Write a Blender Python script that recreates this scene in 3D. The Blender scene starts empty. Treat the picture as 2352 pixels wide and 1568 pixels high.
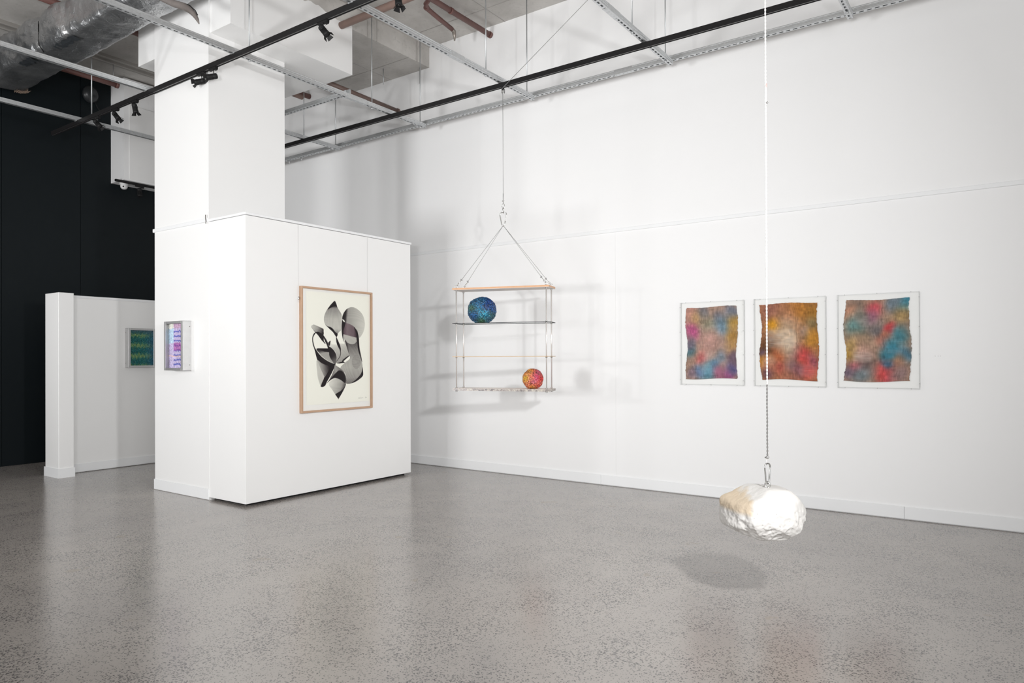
import bpy, math, random
import numpy as np
from mathutils import Vector, Matrix, noise as mnoise

random.seed(7)
rng = np.random.default_rng(11)
scene = bpy.context.scene
COL = scene.collection

# ------------------------------------------------------------------ camera
cam_d = bpy.data.cameras.new('camera')
cam_d.sensor_width = 36.0
cam_d.lens = 1615.34 / 2352 * 36.0
cam_d.shift_y = 29.5 / 2352
cam_d.clip_start = 0.05
cam = bpy.data.objects.new('camera', cam_d)
COL.objects.link(cam)
yaw, pitch, roll = math.radians(35.3007), math.radians(0.22973), math.radians(-0.19744)
cam.matrix_world = (Matrix.Translation((0, 0, 1.5)) @ Matrix.Rotation(yaw, 4, 'Z')
                    @ Matrix.Rotation(math.pi / 2 + pitch, 4, 'X') @ Matrix.Rotation(roll, 4, 'Z'))
scene.camera = cam

# ------------------------------------------------------------------ world, lights, exposure
world = bpy.data.worlds.new('world')
scene.world = world
world.use_nodes = True
world.node_tree.nodes['Background'].inputs[0].default_value = (0.95, 0.97, 1.0, 1)
world.node_tree.nodes['Background'].inputs[1].default_value = 0.6


def area(name, loc, target, size, power, size_y=None, color=(1, 1, 1), disk=False, spread=math.pi):
    d = bpy.data.lights.new(name, 'AREA')
    d.energy = power
    d.size = size
    d.color = color
    d.spread = spread
    if size_y:
        d.shape = 'RECTANGLE'
        d.size_y = size_y
    elif disk:
        d.shape = 'DISK'
    o = bpy.data.objects.new(name, d)
    COL.objects.link(o)
    o.location = loc
    o.rotation_euler = (Vector(target) - Vector(loc)).to_track_quat('-Z', 'Y').to_euler()
    return o


# flash heads on stands around the photographer; side and ceiling fills added for brightness
area('added_right_fill', (5.1, -0.5, 2.6), (-6.5, 3.5, 4.2), 4.6, 475, size_y=3.1, spread=math.radians(150))  # soft fill added just inside the right wall to brighten the room
area('flash_bank_rear', (-6.7, -5.4, 1.7), (-5.8, 7.0, 4.6), 1.5, 172, size_y=1.5, spread=math.radians(115))
area('flash_head_right', (0.44, 1.98, 2.6), (-3.9, 4.7, 1.4), 0.24, 78, disk=True, spread=math.radians(116))
area('flash_head_left', (-10.4, -1.4, 2.4), (-5.2, 6.9, 2.0), 0.34, 30, disk=True, spread=math.radians(110))
area('added_ceiling_fill', (-0.6, -1.2, 1.9), (-4.3, 2.6, 5.8), 0.8, 120, disk=True, spread=math.radians(130))  # uplight added to lift the ceiling, soffit and column head
area('added_left_fill', (-9.5, -2.5, 2.0), (-9.3, 1.0, 5.8), 0.8, 72, disk=True, spread=math.radians(150))  # uplight added to brighten the partition and the left end
scene.cycles.diffuse_bounces = 8
scene.cycles.max_bounces = 14
scene.cycles.sample_clamp_indirect = 6.0

scene.view_settings.view_transform = 'Standard'
scene.view_settings.look = 'None'
scene.view_settings.exposure = -0.06
scene.view_settings.gamma = 1.0
scene.view_settings.use_curve_mapping = False

# ------------------------------------------------------------------ helpers
ORIG = {}


def s2l(c):
    c = np.asarray(c, float) / 255.0
    return np.where(c <= 0.04045, c / 12.92, ((c + 0.055) / 1.055) ** 2.4)


def empty(name, loc, label, cat, group=None):
    o = bpy.data.objects.new(name, None)
    COL.objects.link(o)
    o.location = loc
    o.empty_display_size = 0.1
    ORIG[o] = Vector(loc)
    o['label'] = label
    o['category'] = cat
    if group:
        o['group'] = group
    return o


def tag(o, label=None, cat=None, group=None, kind=None):
    for k, v in (('label', label), ('category', cat), ('group', group), ('kind', kind)):
        if v:
            o[k] = v
    return o


class MB:
    def __init__(self):
        self.v, self.f, self.s = [], [], []

    def add(self, vs, fs, smooth=False):
        b = len(self.v)
        self.v += [tuple(p) for p in vs]
        self.f += [tuple(i + b for i in f) for f in fs]
        self.s += [smooth] * len(fs)
        return self

    def box(self, x0, x1, y0, y1, z0, z1):
        vs = [(x, y, z) for z in (z0, z1) for y in (y0, y1) for x in (x0, x1)]
        return self.add(vs, [(0, 2, 3, 1), (4, 5, 7, 6), (0, 1, 5, 4), (2, 6, 7, 3), (0, 4, 6, 2), (1, 3, 7, 5)])

    def bbox(self, x0, x1, y0, y1, z0, z1, b):
        """box with chamfered edges"""
        pts, fs = [], []
        lo, hi = (x0, y0, z0), (x1, y1, z1)
        idx = {}
        for sx in (0, 1):
            for sy in (0, 1):
                for sz in (0, 1):
                    for ax in range(3):
                        p = []
                        for k, s in enumerate((sx, sy, sz)):
                            e = lo[k] if s == 0 else hi[k]
                            if k != ax:
                                e += b if s == 0 else -b
                            p.append(e)
                        idx[(sx, sy, sz, ax)] = len(pts)
                        pts.append(p)
        for ax in range(3):
            o1, o2 = [k for k in range(3) if k != ax]
            for s in (0, 1):
                q = []
                for a, c in ((0, 0), (1, 0), (1, 1), (0, 1)):
                    t = [0, 0, 0]
                    t[ax], t[o1], t[o2] = s, a, c
                    q.append(idx[(*t, ax)])
                fs.append(q)
            for a in (0, 1):
                for c in (0, 1):
                    t0, t1 = [0, 0, 0], [0, 0, 0]
                    t0[o1] = t1[o1] = a
                    t0[o2] = t1[o2] = c
                    t1[ax] = 1
                    fs.append([idx[(*t0, o1)], idx[(*t1, o1)], idx[(*t1, o2)], idx[(*t0, o2)]])
        for sx in (0, 1):
            for sy in (0, 1):
                for sz in (0, 1):
                    fs.append([idx[(sx, sy, sz, k)] for k in range(3)])
        return self.add(pts, fs)

    def tube(self, pts, r, n=10, closed=False, caps=True, smooth=True):
        pts = [Vector(p) for p in pts]
        m = len(pts)
        rs = r if isinstance(r, (list, tuple)) else [r] * m
        vs, fs = [], []
        up = None
        for i in range(m):
            a = pts[(i - 1) % m] if (closed or i > 0) else pts[i]
            b = pts[(i + 1) % m] if (closed or i < m - 1) else pts[i]
            t = (b - a).normalized()
            if up is None:
                up = Vector((0, 0, 1)) if abs(t.z) < 0.9 else Vector((1, 0, 0))
            e1 = (up - t * up.dot(t)).normalized()
            up = e1
            e2 = t.cross(e1)
            for k in range(n):
                an = 2 * math.pi * k / n
                vs.append(pts[i] + (e1 * math.cos(an) + e2 * math.sin(an)) * rs[i])
        for i in range(m if closed else m - 1):
            j = (i + 1) % m
            for k in range(n):
                k2 = (k + 1) % n
                fs.append((i * n + k, i * n + k2, j * n + k2, j * n + k))
        self.add(vs, fs, smooth)
        if caps and not closed:
            b = len(self.v) - len(vs)
            self.f.append(tuple(b + k for k in range(n))[::-1])
            self.f.append(tuple(b + (m - 1) * n + k for k in range(n)))
            self.s += [False, False]
        return self

    def cyl(self, p0, p1, r, n=16, r1=None):
        return self.tube([p0, p1], [r, r if r1 is None else r1], n)

    def lathe(self, c, prof, n=24, axis=(0, 0, 1)):
        """prof: list of (radius, height along axis)"""
        ax = Vector(axis).normalized()
        e1 = ax.orthogonal().normalized()
        e2 = ax.cross(e1)
        c = Vector(c)
        vs, fs = [], []
        for r, h in prof:
            for k in range(n):
                an = 2 * math.pi * k / n
                vs.append(c + ax * h + (e1 * math.cos(an) + e2 * math.sin(an)) * r)
        for i in range(len(prof) - 1):
            for k in range(n):
                k2 = (k + 1) % n
                fs.append((i * n + k, i * n + k2, (i + 1) * n + k2, (i + 1) * n + k))
        return self.add(vs, fs, True)

    def mesh(self, name, off):
        me = bpy.data.meshes.new(name)
        me.from_pydata([(x - off[0], y - off[1], z - off[2]) for x, y, z in self.v], [], self.f)
        me.polygons.foreach_set('use_smooth', self.s)
        me.update()
        return me

    def build(self, name, mat, parent=None, origin=None, recalc=True):
        if parent is not None:
            off = ORIG[parent]
        elif origin is not None:
            off = Vector(origin)
        else:
            a = np.array(self.v)
            off = Vector(((a[:, 0].min() + a[:, 0].max()) / 2, (a[:, 1].min() + a[:, 1].max()) / 2, a[:, 2].min()))
        me = self.mesh(name, off)
        if recalc:
            import bmesh
            bm = bmesh.new()
            bm.from_mesh(me)
            bmesh.ops.recalc_face_normals(bm, faces=bm.faces)
            bm.to_mesh(me)
            bm.free()
        me.materials.append(mat)
        o = bpy.data.objects.new(name, me)
        COL.objects.link(o)
        if parent is not None:
            o.parent = parent
        else:
            o.location = off
        ORIG[o] = Vector(off)
        return o


def cspline(pts, it=4):
    q, n = [], len(pts)
    for k in range(n):
        p0, p1, p2, p3 = [np.array(pts[(k + d) % n], float) for d in (-1, 0, 1, 2)]
        for j in range(it):
            t = j / it
            q.append(tuple(.5 * ((2 * p1) + (p2 - p0) * t + (2 * p0 - 5 * p1 + 4 * p2 - p3) * t * t + (3 * p1 - p0 - 3 * p2 + p3) * t ** 3)))
    return q


def torus_pts(c, r, axis, n=20, r2=None):
    ax = Vector(axis).normalized()
    e1 = Vector((0, 0, 1)) if abs(ax.z) < 0.9 else Vector((1, 0, 0))
    e1 = (e1 - ax * e1.dot(ax)).normalized()
    e2 = ax.cross(e1)
    c = Vector(c)
    return [c + e1 * math.cos(2 * math.pi * k / n) * (r2 or r) + e2 * math.sin(2 * math.pi * k / n) * r for k in range(n)]


# ------------------------------------------------------------------ materials
def new_mat(name):
    m = bpy.data.materials.new(name)
    m.use_nodes = True
    nt = m.node_tree
    return m, nt, nt.nodes['Principled BSDF']


def N(nt, t, **kw):
    n = nt.nodes.new(t)
    for k, v in kw.items():
        setattr(n, k, v)
    return n


def plain(name, col, rough=0.5, metal=0.0, var=0.0, scale=8.0, bump=0.0, bscale=60.0, spec=None, coat=0.0):
    m, nt, p = new_mat(name)
    p.inputs['Roughness'].default_value = rough
    p.inputs['Metallic'].default_value = metal
    p.inputs['Coat Weight'].default_value = coat
    if spec is not None:
        p.inputs['Specular IOR Level'].default_value = spec
    tc = N(nt, 'ShaderNodeTexCoord')
    nz = N(nt, 'ShaderNodeTexNoise')
    nz.inputs['Scale'].default_value = scale
    nz.inputs['Detail'].default_value = 5
    nt.links.new(tc.outputs['Object'], nz.inputs['Vector'])
    mx = N(nt, 'ShaderNodeMix', data_type='RGBA')
    c = np.array(col, float)
    mx.inputs['A'].default_value = (*np.clip(c * (1 - var), 0, 1), 1)
    mx.inputs['B'].default_value = (*np.clip(c * (1 + var), 0, 1), 1)
    nt.links.new(nz.outputs['Fac'], mx.inputs['Factor'])
    nt.links.new(mx.outputs['Result'], p.inputs['Base Color'])
    if bump:
        n2 = N(nt, 'ShaderNodeTexNoise')
        n2.inputs['Scale'].default_value = bscale
        n2.inputs['Detail'].default_value = 6
        nt.links.new(tc.outputs['Object'], n2.inputs['Vector'])
        b = N(nt, 'ShaderNodeBump')
        b.inputs['Strength'].default_value = bump
        b.inputs['Distance'].default_value = 0.01
        nt.links.new(n2.outputs['Fac'], b.inputs['Height'])
        nt.links.new(b.outputs['Normal'], p.inputs['Normal'])
    return m


def attr_mat(name, rough=0.7, bump=0.0, bscale=300.0, spec=0.4):
    m, nt, p = new_mat(name)
    p.inputs['Roughness'].default_value = rough
    p.inputs['Specular IOR Level'].default_value = spec
    a = N(nt, 'ShaderNodeAttribute', attribute_name='Col')
    nt.links.new(a.outputs['Color'], p.inputs['Base Color'])
    if bump:
        tc = N(nt, 'ShaderNodeTexCoord')
        n2 = N(nt, 'ShaderNodeTexNoise')
        n2.inputs['Scale'].default_value = bscale
        nt.links.new(tc.outputs['Object'], n2.inputs['Vector'])
        b = N(nt, 'ShaderNodeBump')
        b.inputs['Strength'].default_value = bump
        b.inputs['Distance'].default_value = 0.004
        nt.links.new(n2.outputs['Fac'], b.inputs['Height'])
        nt.links.new(b.outputs['Normal'], p.inputs['Normal'])
    return m


def clear_mat(name, tint, gloss, rough=0.02):
    m = bpy.data.materials.new(name)
    m.use_nodes = True
    nt = m.node_tree
    nt.nodes.remove(nt.nodes['Principled BSDF'])
    out = nt.nodes['Material Output']
    t = N(nt, 'ShaderNodeBsdfTransparent')
    t.inputs[0].default_value = (*tint, 1)
    g = N(nt, 'ShaderNodeBsdfGlossy')
    g.inputs['Roughness'].default_value = rough
    lw = N(nt, 'ShaderNodeFresnel')
    lw.inputs['IOR'].default_value = 1.45
    mul = N(nt, 'ShaderNodeMath', operation='MULTIPLY')
    mul.inputs[1].default_value = gloss
    nt.links.new(lw.outputs[0], mul.inputs[0])
    mx = N(nt, 'ShaderNodeMixShader')
    nt.links.new(mul.outputs[0], mx.inputs[0])
    nt.links.new(t.outputs[0], mx.inputs[1])
    nt.links.new(g.outputs[0], mx.inputs[2])
    nt.links.new(mx.outputs[0], out.inputs['Surface'])
    return m


WHITE = plain('white_wall_paint', (0.84, 0.842, 0.845), 0.55, var=0.006, scale=1.2)
WHITE2 = plain('white_panel_paint', (0.845, 0.845, 0.84), 0.42, var=0.004, scale=1.5)
TRIMW = plain('white_trim_paint', (0.825, 0.835, 0.845), 0.35, var=0.004)
DARK = plain('dark_navy_wall_paint', (0.0032, 0.0062, 0.0080), 0.5, var=0.12, scale=0.6, spec=0.2)
GALV = plain('galvanised_steel', (0.62, 0.635, 0.645), 0.42, 0.85, var=0.18, scale=40, bump=0.03, bscale=200)
ROD = plain('zinc_rod_steel', (0.5, 0.52, 0.53), 0.4, 0.8)
STEEL = plain('polished_steel', (0.62, 0.62, 0.61), 0.25, 1.0)
BLACKM = plain('black_powder_coat', (0.011, 0.0105, 0.011), 0.5, var=0.05, spec=0.22)
BLACKD = plain('black_matt_metal', (0.012, 0.012, 0.0125), 0.55, spec=0.22)
CHROME = plain('lamp_glass', (0.55, 0.55, 0.55), 0.12, 1.0)
REDP = plain('red_oxide_pipe_paint', (0.16, 0.075, 0.065), 0.5, var=0.2, scale=9)
BRNP = plain('brown_pipe_paint', (0.25, 0.165, 0.138), 0.5, var=0.25, scale=9)
GREYP = plain('grey_pipe_lagging', (0.17, 0.15, 0.14), 0.6, var=0.2, scale=12)
ALU = plain('brushed_aluminium', (0.60, 0.60, 0.60), 0.38, 0.85, var=0.1, scale=18)
OAK = plain('oak_frame_wood', (0.50, 0.325, 0.215), 0.5, var=0.12, scale=14)
PLYW = plain('timber_edge_wood', (0.63, 0.36, 0.20), 0.45, var=0.1, scale=20)
PLYU = plain('white_laminate', (0.72, 0.66, 0.62), 0.45)
DGLASS = plain('dark_glass_sheet', (0.012, 0.014, 0.016), 0.5, spec=0.15)
BRASS = plain('tan_wood_sheet', (0.50, 0.36, 0.22), 0.4, var=0.15, scale=20)
TAPE = plain('dark_foil_tape', (0.035, 0.04, 0.045), 0.45, var=0.3, scale=30)
TORN = plain('torn_insulation', (0.20, 0.145, 0.11), 0.9, var=0.3, scale=40, bump=0.4)
RUB = plain('cable_grey', (0.34, 0.34, 0.34), 0.5, 0.3)
ROPE = plain('white_rope', (0.72, 0.71, 0.69), 0.8, var=0.15, scale=200)
ROPED = plain('pale_red_tape', (0.75, 0.35, 0.33), 0.7)
PLASTW = plain('white_plastic', (0.78, 0.78, 0.78), 0.35)
BOARDW = plain('white_backing_board', (0.84, 0.84, 0.835), 0.7)
PIND = plain('dark_pin', (0.2, 0.19, 0.18), 0.6)
GLASS = clear_mat('clear_glazing', (0.99, 0.992, 0.99), 0.012)
ACRYL = clear_mat('clear_acrylic', (0.985, 0.987, 0.985), 0.22, 0.15)
TUBE = plain('pale_acrylic_rod', (0.66, 0.63, 0.61), 0.2, 0.35)


def concrete_mat():
    m, nt, p = new_mat('raw_concrete')
    tc = N(nt, 'ShaderNodeTexCoord')
    n1 = N(nt, 'ShaderNodeTexNoise')
    n1.inputs['Scale'].default_value = 0.9
    n1.inputs['Detail'].default_value = 8
    n1.inputs['Roughness'].default_value = 0.62
    nt.links.new(tc.outputs['Object'], n1.inputs['Vector'])
    r = N(nt, 'ShaderNodeValToRGB')
    r.color_ramp.elements[0].position = 0.3
    r.color_ramp.elements[0].color = (0.34, 0.325, 0.305, 1)
    r.color_ramp.elements[1].position = 0.72
    r.color_ramp.elements[1].color = (0.64, 0.62, 0.595, 1)
    nt.links.new(n1.outputs['Fac'], r.inputs[0])
    n2 = N(nt, 'ShaderNodeTexNoise')
    n2.inputs['Scale'].default_value = 22
    n2.inputs['Detail'].default_value = 6
    nt.links.new(tc.outputs['Object'], n2.inputs['Vector'])
    r2 = N(nt, 'ShaderNodeValToRGB')
    r2.color_ramp.elements[0].position = 0.30
    r2.color_ramp.elements[0].color = (0.78, 0.78, 0.78, 1)
    r2.color_ramp.elements[1].position = 0.42
    r2.color_ramp.elements[1].color = (1, 1, 1, 1)
    nt.links.new(n2.outputs['Fac'], r2.inputs[0])
    mx = N(nt, 'ShaderNodeMix', data_type='RGBA', blend_type='MULTIPLY')
    mx.inputs['Factor'].default_value = 0.6
    nt.links.new(r.outputs[0], mx.inputs['A'])
    nt.links.new(r2.outputs[0], mx.inputs['B'])
    nt.links.new(mx.outputs['Result'], p.inputs['Base Color'])
    p.inputs['Roughness'].default_value = 0.85
    b = N(nt, 'ShaderNodeBump')
    b.inputs['Strength'].default_value = 0.25
    b.inputs['Distance'].default_value = 0.01
    nt.links.new(n2.outputs['Fac'], b.inputs['Height'])
    nt.links.new(b.outputs['Normal'], p.inputs['Normal'])
    return m


CONC = concrete_mat()


def floor_mat():
    m, nt, p = new_mat('polished_concrete_floor')
    tc = N(nt, 'ShaderNodeTexCoord')
    L = nt.links.new
    # distort
    nd = N(nt, 'ShaderNodeTexNoise')
    nd.inputs['Scale'].default_value = 95
    nd.inputs['Detail'].default_value = 2
    L(tc.outputs['Object'], nd.inputs['Vector'])
    sub = N(nt, 'ShaderNodeVectorMath', operation='SUBTRACT')
    sub.inputs[1].default_value = (0.5, 0.5, 0.5)
    L(nd.outputs['Color'], sub.inputs[0])
    scl = N(nt, 'ShaderNodeVectorMath', operation='SCALE')
    scl.inputs['Scale'].default_value = 0.013
    L(sub.outputs[0], scl.inputs[0])
    addv = N(nt, 'ShaderNodeVectorMath', operation='ADD')
    L(tc.outputs['Object'], addv.inputs[0])
    L(scl.outputs[0], addv.inputs[1])
    vo = N(nt, 'ShaderNodeTexVoronoi', feature='F1')
    vo.inputs['Scale'].default_value = 92
    L(addv.outputs[0], vo.inputs['Vector'])
    # density of exposed aggregate
    ns = N(nt, 'ShaderNodeTexNoise')
    ns.inputs['Scale'].default_value = 2.6
    ns.inputs['Detail'].default_value = 4
    ns.inputs['Roughness'].default_value = 0.6
    L(tc.outputs['Object'], ns.inputs['Vector'])
    mr = N(nt, 'ShaderNodeMapRange')
    mr.inputs['From Min'].default_value = 0.32
    mr.inputs['From Max'].default_value = 0.62
    mr.inputs['To Min'].default_value = 0.30
    mr.inputs['To Max'].default_value = 0.54
    L(ns.outputs['Fac'], mr.inputs['Value'])
    sep = N(nt, 'ShaderNodeSeparateColor')
    L(vo.outputs['Color'], sep.inputs[0])
    rr = N(nt, 'ShaderNodeMapRange')
    rr.inputs['To Min'].default_value = 0.35
    rr.inputs['To Max'].default_value = 1.15
    L(sep.outputs[0], rr.inputs['Value'])
    thr = N(nt, 'ShaderNodeMath', operation='MULTIPLY')
    L(mr.outputs[0], thr.inputs[0])
    L(rr.outputs[0], thr.inputs[1])
    d = N(nt, 'ShaderNodeMath', operation='SUBTRACT')
    L(thr.outputs[0], d.inputs[0])
    L(vo.outputs['Distance'], d.inputs[1])
    mk = N(nt, 'ShaderNodeMapRange', interpolation_type='SMOOTHSTEP')
    mk.inputs['From Min'].default_value = -0.04
    mk.inputs['From Max'].default_value = 0.04
    L(d.outputs[0], mk.inputs['Value'])
    # cement colour
    nc = N(nt, 'ShaderNodeTexNoise')
    nc.inputs['Scale'].default_value = 0.55
    nc.inputs['Detail'].default_value = 7
    nc.inputs['Roughness'].default_value = 0.6
    L(tc.outputs['Object'], nc.inputs['Vector'])
    cr = N(nt, 'ShaderNodeValToRGB')
    cr.color_ramp.elements[0].position = 0.3
    cr.color_ramp.elements[0].color = (0.295, 0.272, 0.255, 1)
    cr.color_ramp.elements[1].position = 0.7
    cr.color_ramp.elements[1].color = (0.395, 0.365, 0.335, 1)
    L(nc.outputs['Fac'], cr.inputs[0])
    chip = N(nt, 'ShaderNodeMix', data_type='RGBA')
    chip.inputs['A'].default_value = (0.072, 0.068, 0.068, 1)
    chip.inputs['B'].default_value = (0.19, 0.178, 0.17, 1)
    L(sep.outputs[1], chip.inputs['Factor'])
    base = N(nt, 'ShaderNodeMix', data_type='RGBA')
    L(mk.outputs[0], base.inputs['Factor'])
    L(cr.outputs[0], base.inputs['A'])
    L(chip.outputs['Result'], base.inputs['B'])
    # sparse small stains
    nst = N(nt, 'ShaderNodeTexNoise')
    nst.inputs['Scale'].default_value = 3.2
    nst.inputs['Detail'].default_value = 3
    L(tc.outputs['Object'], nst.inputs['Vector'])
    st = N(nt, 'ShaderNodeMapRange', interpolation_type='SMOOTHSTEP')
    st.inputs['From Min'].default_value = 0.69
    st.inputs['From Max'].default_value = 0.73
    st.inputs['To Max'].default_value = 0.55
    L(nst.outputs['Fac'], st.inputs['Value'])
    mst = N(nt, 'ShaderNodeMix', data_type='RGBA')
    mst.inputs['B'].default_value = (0.30, 0.25, 0.20, 1)
    L(st.outputs[0], mst.inputs['Factor'])
    L(base.outputs['Result'], mst.inputs['A'])
    L(mst.outputs['Result'], p.inputs['Base Color'])
    ro = N(nt, 'ShaderNodeMapRange')
    ro.inputs['To Min'].default_value = 0.16
    ro.inputs['To Max'].default_value = 0.26
    L(nc.outputs['Fac'], ro.inputs['Value'])
    L(ro.outputs[0], p.inputs['Roughness'])
    p.inputs['Specular IOR Level'].default_value = 0.95
    return m


FLOOR = floor_mat()


def foil_mat():
    m, nt, p = new_mat('crinkled_foil')
    p.inputs['Metallic'].default_value = 0.9
    p.inputs['Roughness'].default_value = 0.32
    tc = N(nt, 'ShaderNodeTexCoord')
    n0 = N(nt, 'ShaderNodeTexNoise')
    n0.inputs['Scale'].default_value = 3
    n0.inputs['Detail'].default_value = 6
    nt.links.new(tc.outputs['Object'], n0.inputs['Vector'])
    r = N(nt, 'ShaderNodeValToRGB')
    r.color_ramp.elements[0].position = 0.35
    r.color_ramp.elements[0].color = (0.36, 0.37, 0.385, 1)
    r.color_ramp.elements[1].position = 0.7
    r.color_ramp.elements[1].color = (0.66, 0.665, 0.67, 1)
    nt.links.new(n0.outputs['Fac'], r.inputs[0])
    nt.links.new(r.outputs[0], p.inputs['Base Color'])
    n2 = N(nt, 'ShaderNodeTexNoise')
    n2.inputs['Scale'].default_value = 16
    n2.inputs['Detail'].default_value = 4
    n2.inputs['Distortion'].default_value = 1.5
    nt.links.new(tc.outputs['Object'], n2.inputs['Vector'])
    b = N(nt, 'ShaderNodeBump')
    b.inputs['Strength'].default_value = 0.45
    b.inputs['Distance'].default_value = 0.02
    nt.links.new(n2.outputs['Fac'], b.inputs['Height'])
    nt.links.new(b.outputs['Normal'], p.inputs['Normal'])
    return m


FOIL = foil_mat()

# ------------------------------------------------------------------ the setting
XL, XR, YR, YW, ZC = -11.46, 5.2, -6.0, 7.351, 5.83
tag(MB().box(XL - .3, XR + .3, YR - .3, YW + .3, -0.2, 0).build('floor', FLOOR, origin=(0, 0, 0)), 'polished grey concrete floor with exposed dark aggregate', kind='structure')
tag(MB().box(XL - .3, XR + .3, YR - .3, YW + .3, ZC, ZC + .25).build('ceiling', CONC, origin=(0, 0, ZC)), 'raw grey concrete ceiling slab', kind='structure')

# back wall: substrate + the lower lining panels and the upper one
wb = MB().box(XL - .3, XR + .3, YW + 0.012, YW + .3, 0, ZC).build('wall_back', WHITE)
tag(wb, 'tall white back wall with shallow picture rail', kind='structure')
seams = [XL, -9.75, -3.732, 2.3, XR]
for a, b in zip(seams[:-1], seams[1:]):
    MB().box(a + .0005, b - .0005, YW, YW + .012, 0.0, 2.962).build('wall_panel', WHITE, wb)
upseams = [XL, -8.7, 2.3, XR]
for a, b in zip(upseams[:-1], upseams[1:]):
    MB().box(a + .0004, b - .0004, YW, YW + .012, 2.964, ZC).build('wall_panel', WHITE, wb)
tr = MB().bbox(XL, XR, YW - .014, YW, 2.945, 2.985, .003).build('trim_1', TRIMW)
tag(tr, 'thin white hanging rail running along the back wall', kind='structure')
bb = MB().box(XL, XR, YW - .006, YW, 0.004, 0.118).build('baseboard_back', TRIMW)
tag(bb, 'low white skirting board along the back wall', kind='structure')
for a, b in zip([XL, -7.05, -3.925, -0.798, 2.33], [-7.05, -3.925, -0.798, 2.33, XR]):
    MB().bbox(a + .001, b - .001, YW - .016, YW - .006, 0.006, 0.12, .003).build('skirting_length', TRIMW, bb)

# left dark wall with joints
wl = MB().box(XL - .3, XL - .012, YR - .3, YW + .3, 0, ZC).build('wall_left', DARK)
tag(wl, 'dark navy painted side wall', kind='structure')
ys = [YR, -2.4, 0.6, 3.885, 4.907, 6.2, YW]
for a, b in zip(ys[:-1], ys[1:]):
    MB().box(XL - .012, XL, a + .003, b - .003, 0.012, ZC).build('wall_panel', DARK, wl)
wr = MB().box(XR, XR + .3, YR - .3, YW + .3, 0, ZC).build('wall_right', WHITE)
tag(wr, 'white side wall', kind='structure')
wre = MB()
wx0, wx1, wz0, wz1 = -7.6, -3.6, 0.8, 4.5
wre.box(XL - .3, wx0, YR - .3, YR, 0, ZC).box(wx1, XR + .3, YR - .3, YR, 0, ZC)
wre.box(wx0, wx1, YR - .3, YR, 0, wz0).box(wx0, wx1, YR - .3, YR, wz1, ZC)
tag(wre.build('wall_rear', WHITE), 'white rear wall with a large window opening', kind='structure')

# concrete downstand beam from the column to the back wall
bm_ = MB().box(-8.46, -6.605, 4.262, YW + .01, 5.55, ZC + .02).build('ceiling_beam', CONC)
tag(bm_, 'raw concrete downstand beam between column head and back wall', kind='structure')
# form-board joint lines in the slab and beam are proud ridges
JOINT = plain('form_joint_concrete', (0.36, 0.345, 0.33), 0.9)
ceil_ = bpy.data.objects['ceiling']
for bx_ in ((-6.4, 1.0, 6.93, 6.938, ZC - .004, ZC + .01), (-5.3, -5.292, 2.5, YW, ZC - .004, ZC + .01), (-11, -8.6, 4.6, 4.608, ZC - .004, ZC + .01)):
    MB().box(*bx_).build('form_joint', JOINT, ceil_)
for bx_ in ((-8.46, -6.605, 6.93, 6.938, 5.546, 5.56), (-7.35, -7.342, 5.9, YW, 5.546, 5.56), (-6.609, -6.6, 6.35, 6.357, 5.55, ZC), (-6.609, -6.6, 7.1, 7.107, 5.55, ZC)):
    MB().box(*bx_).build('form_joint', JOINT, bm_)
# two shallow grooved conduits cast against the slab near the dark wall
for k, xx in enumerate((-10.66, -10.50)):
    c = MB().bbox(xx - .028, xx + .028, -1.0, YW, ZC - .05, ZC + .01, .012).build('conduit', plain('painted_conduit', (0.30, 0.285, 0.265), 0.6))
    tag(c, ['flat grey conduit on the ceiling, nearer the dark wall', 'flat grey conduit on the ceiling, nearer the silver duct'][k], 'conduit', 'paired ceiling conduits')

# ------------------------------------------------------------------ column
cx0, cx1, cy0, cy1 = -8.02, -6.925, 4.225, 5.184
col = empty('column', ((cx0 + cx1) / 2, (cy0 + cy1) / 2, 0), 'broad white square column rising behind the white display block', 'column')
MB().box(cx0, cx1, cy0, cy1, 0.0, ZC).build('shaft', WHITE2, col)
cap = MB().box(-8.424, -6.556, 4.245, 5.895, 4.96, 5.50).build('column_head', WHITE2, col)
# ragged edge of the white paint where it meets the raw beam
rag = MB()
yy = 4.245
top = []
while yy < 5.895:
    top.append((yy, 5.555 + random.uniform(-.012, .03) + (0.03 if yy < 5.5 else 0.0)))
    yy += random.uniform(.015, .06)
top.append((5.895, 5.55))
vs, fs = [], []
for (a, z) in top:
    vs += [(-6.556, a, 5.50), (-6.556, a, z), (-6.604, a, z), (-6.604, a, 5.50)]
for i in range(len(top) - 1):
    for k in range(3):
        fs.append((i * 4 + k, i * 4 + k + 1, i * 4 + 4 + k + 1, i * 4 + 4 + k))
fs += [(0, 1, 2, 3), tuple(len(vs) - 4 + k for k in range(4))]
rag.add(vs, fs)
rag.build('ragged_paint_edge', WHITE2, col)
MB().box(-8.424, -6.604, 4.245, 4.262, 5.50, ZC).build('front_face', WHITE2, col)
MB().bbox(cx0 - .022, cx1 - .006, cy0 - .014, cy0, 2.945, 2.985, .003).box(cx0 - .022, cx0, cy0, cy1, 2.945, 2.985).build('hanging_rail', TRIMW, col)
MB().tube([(cx1 - .03, cy0 - .018, 3.02), (cx1 - .028, cy0 - .02, 2.985), (cx1 - .02, cy0 - .02, 2.955), (cx1 - .022, cy0 - .02, 2.925)], .0045, 6).build('rail_hook', PIND, col)
MB().bbox(cx0 - .008, cx1, cy0 - .010, cy0, 0.004, 0.118, .002).build('skirting', TRIMW, col)

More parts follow.
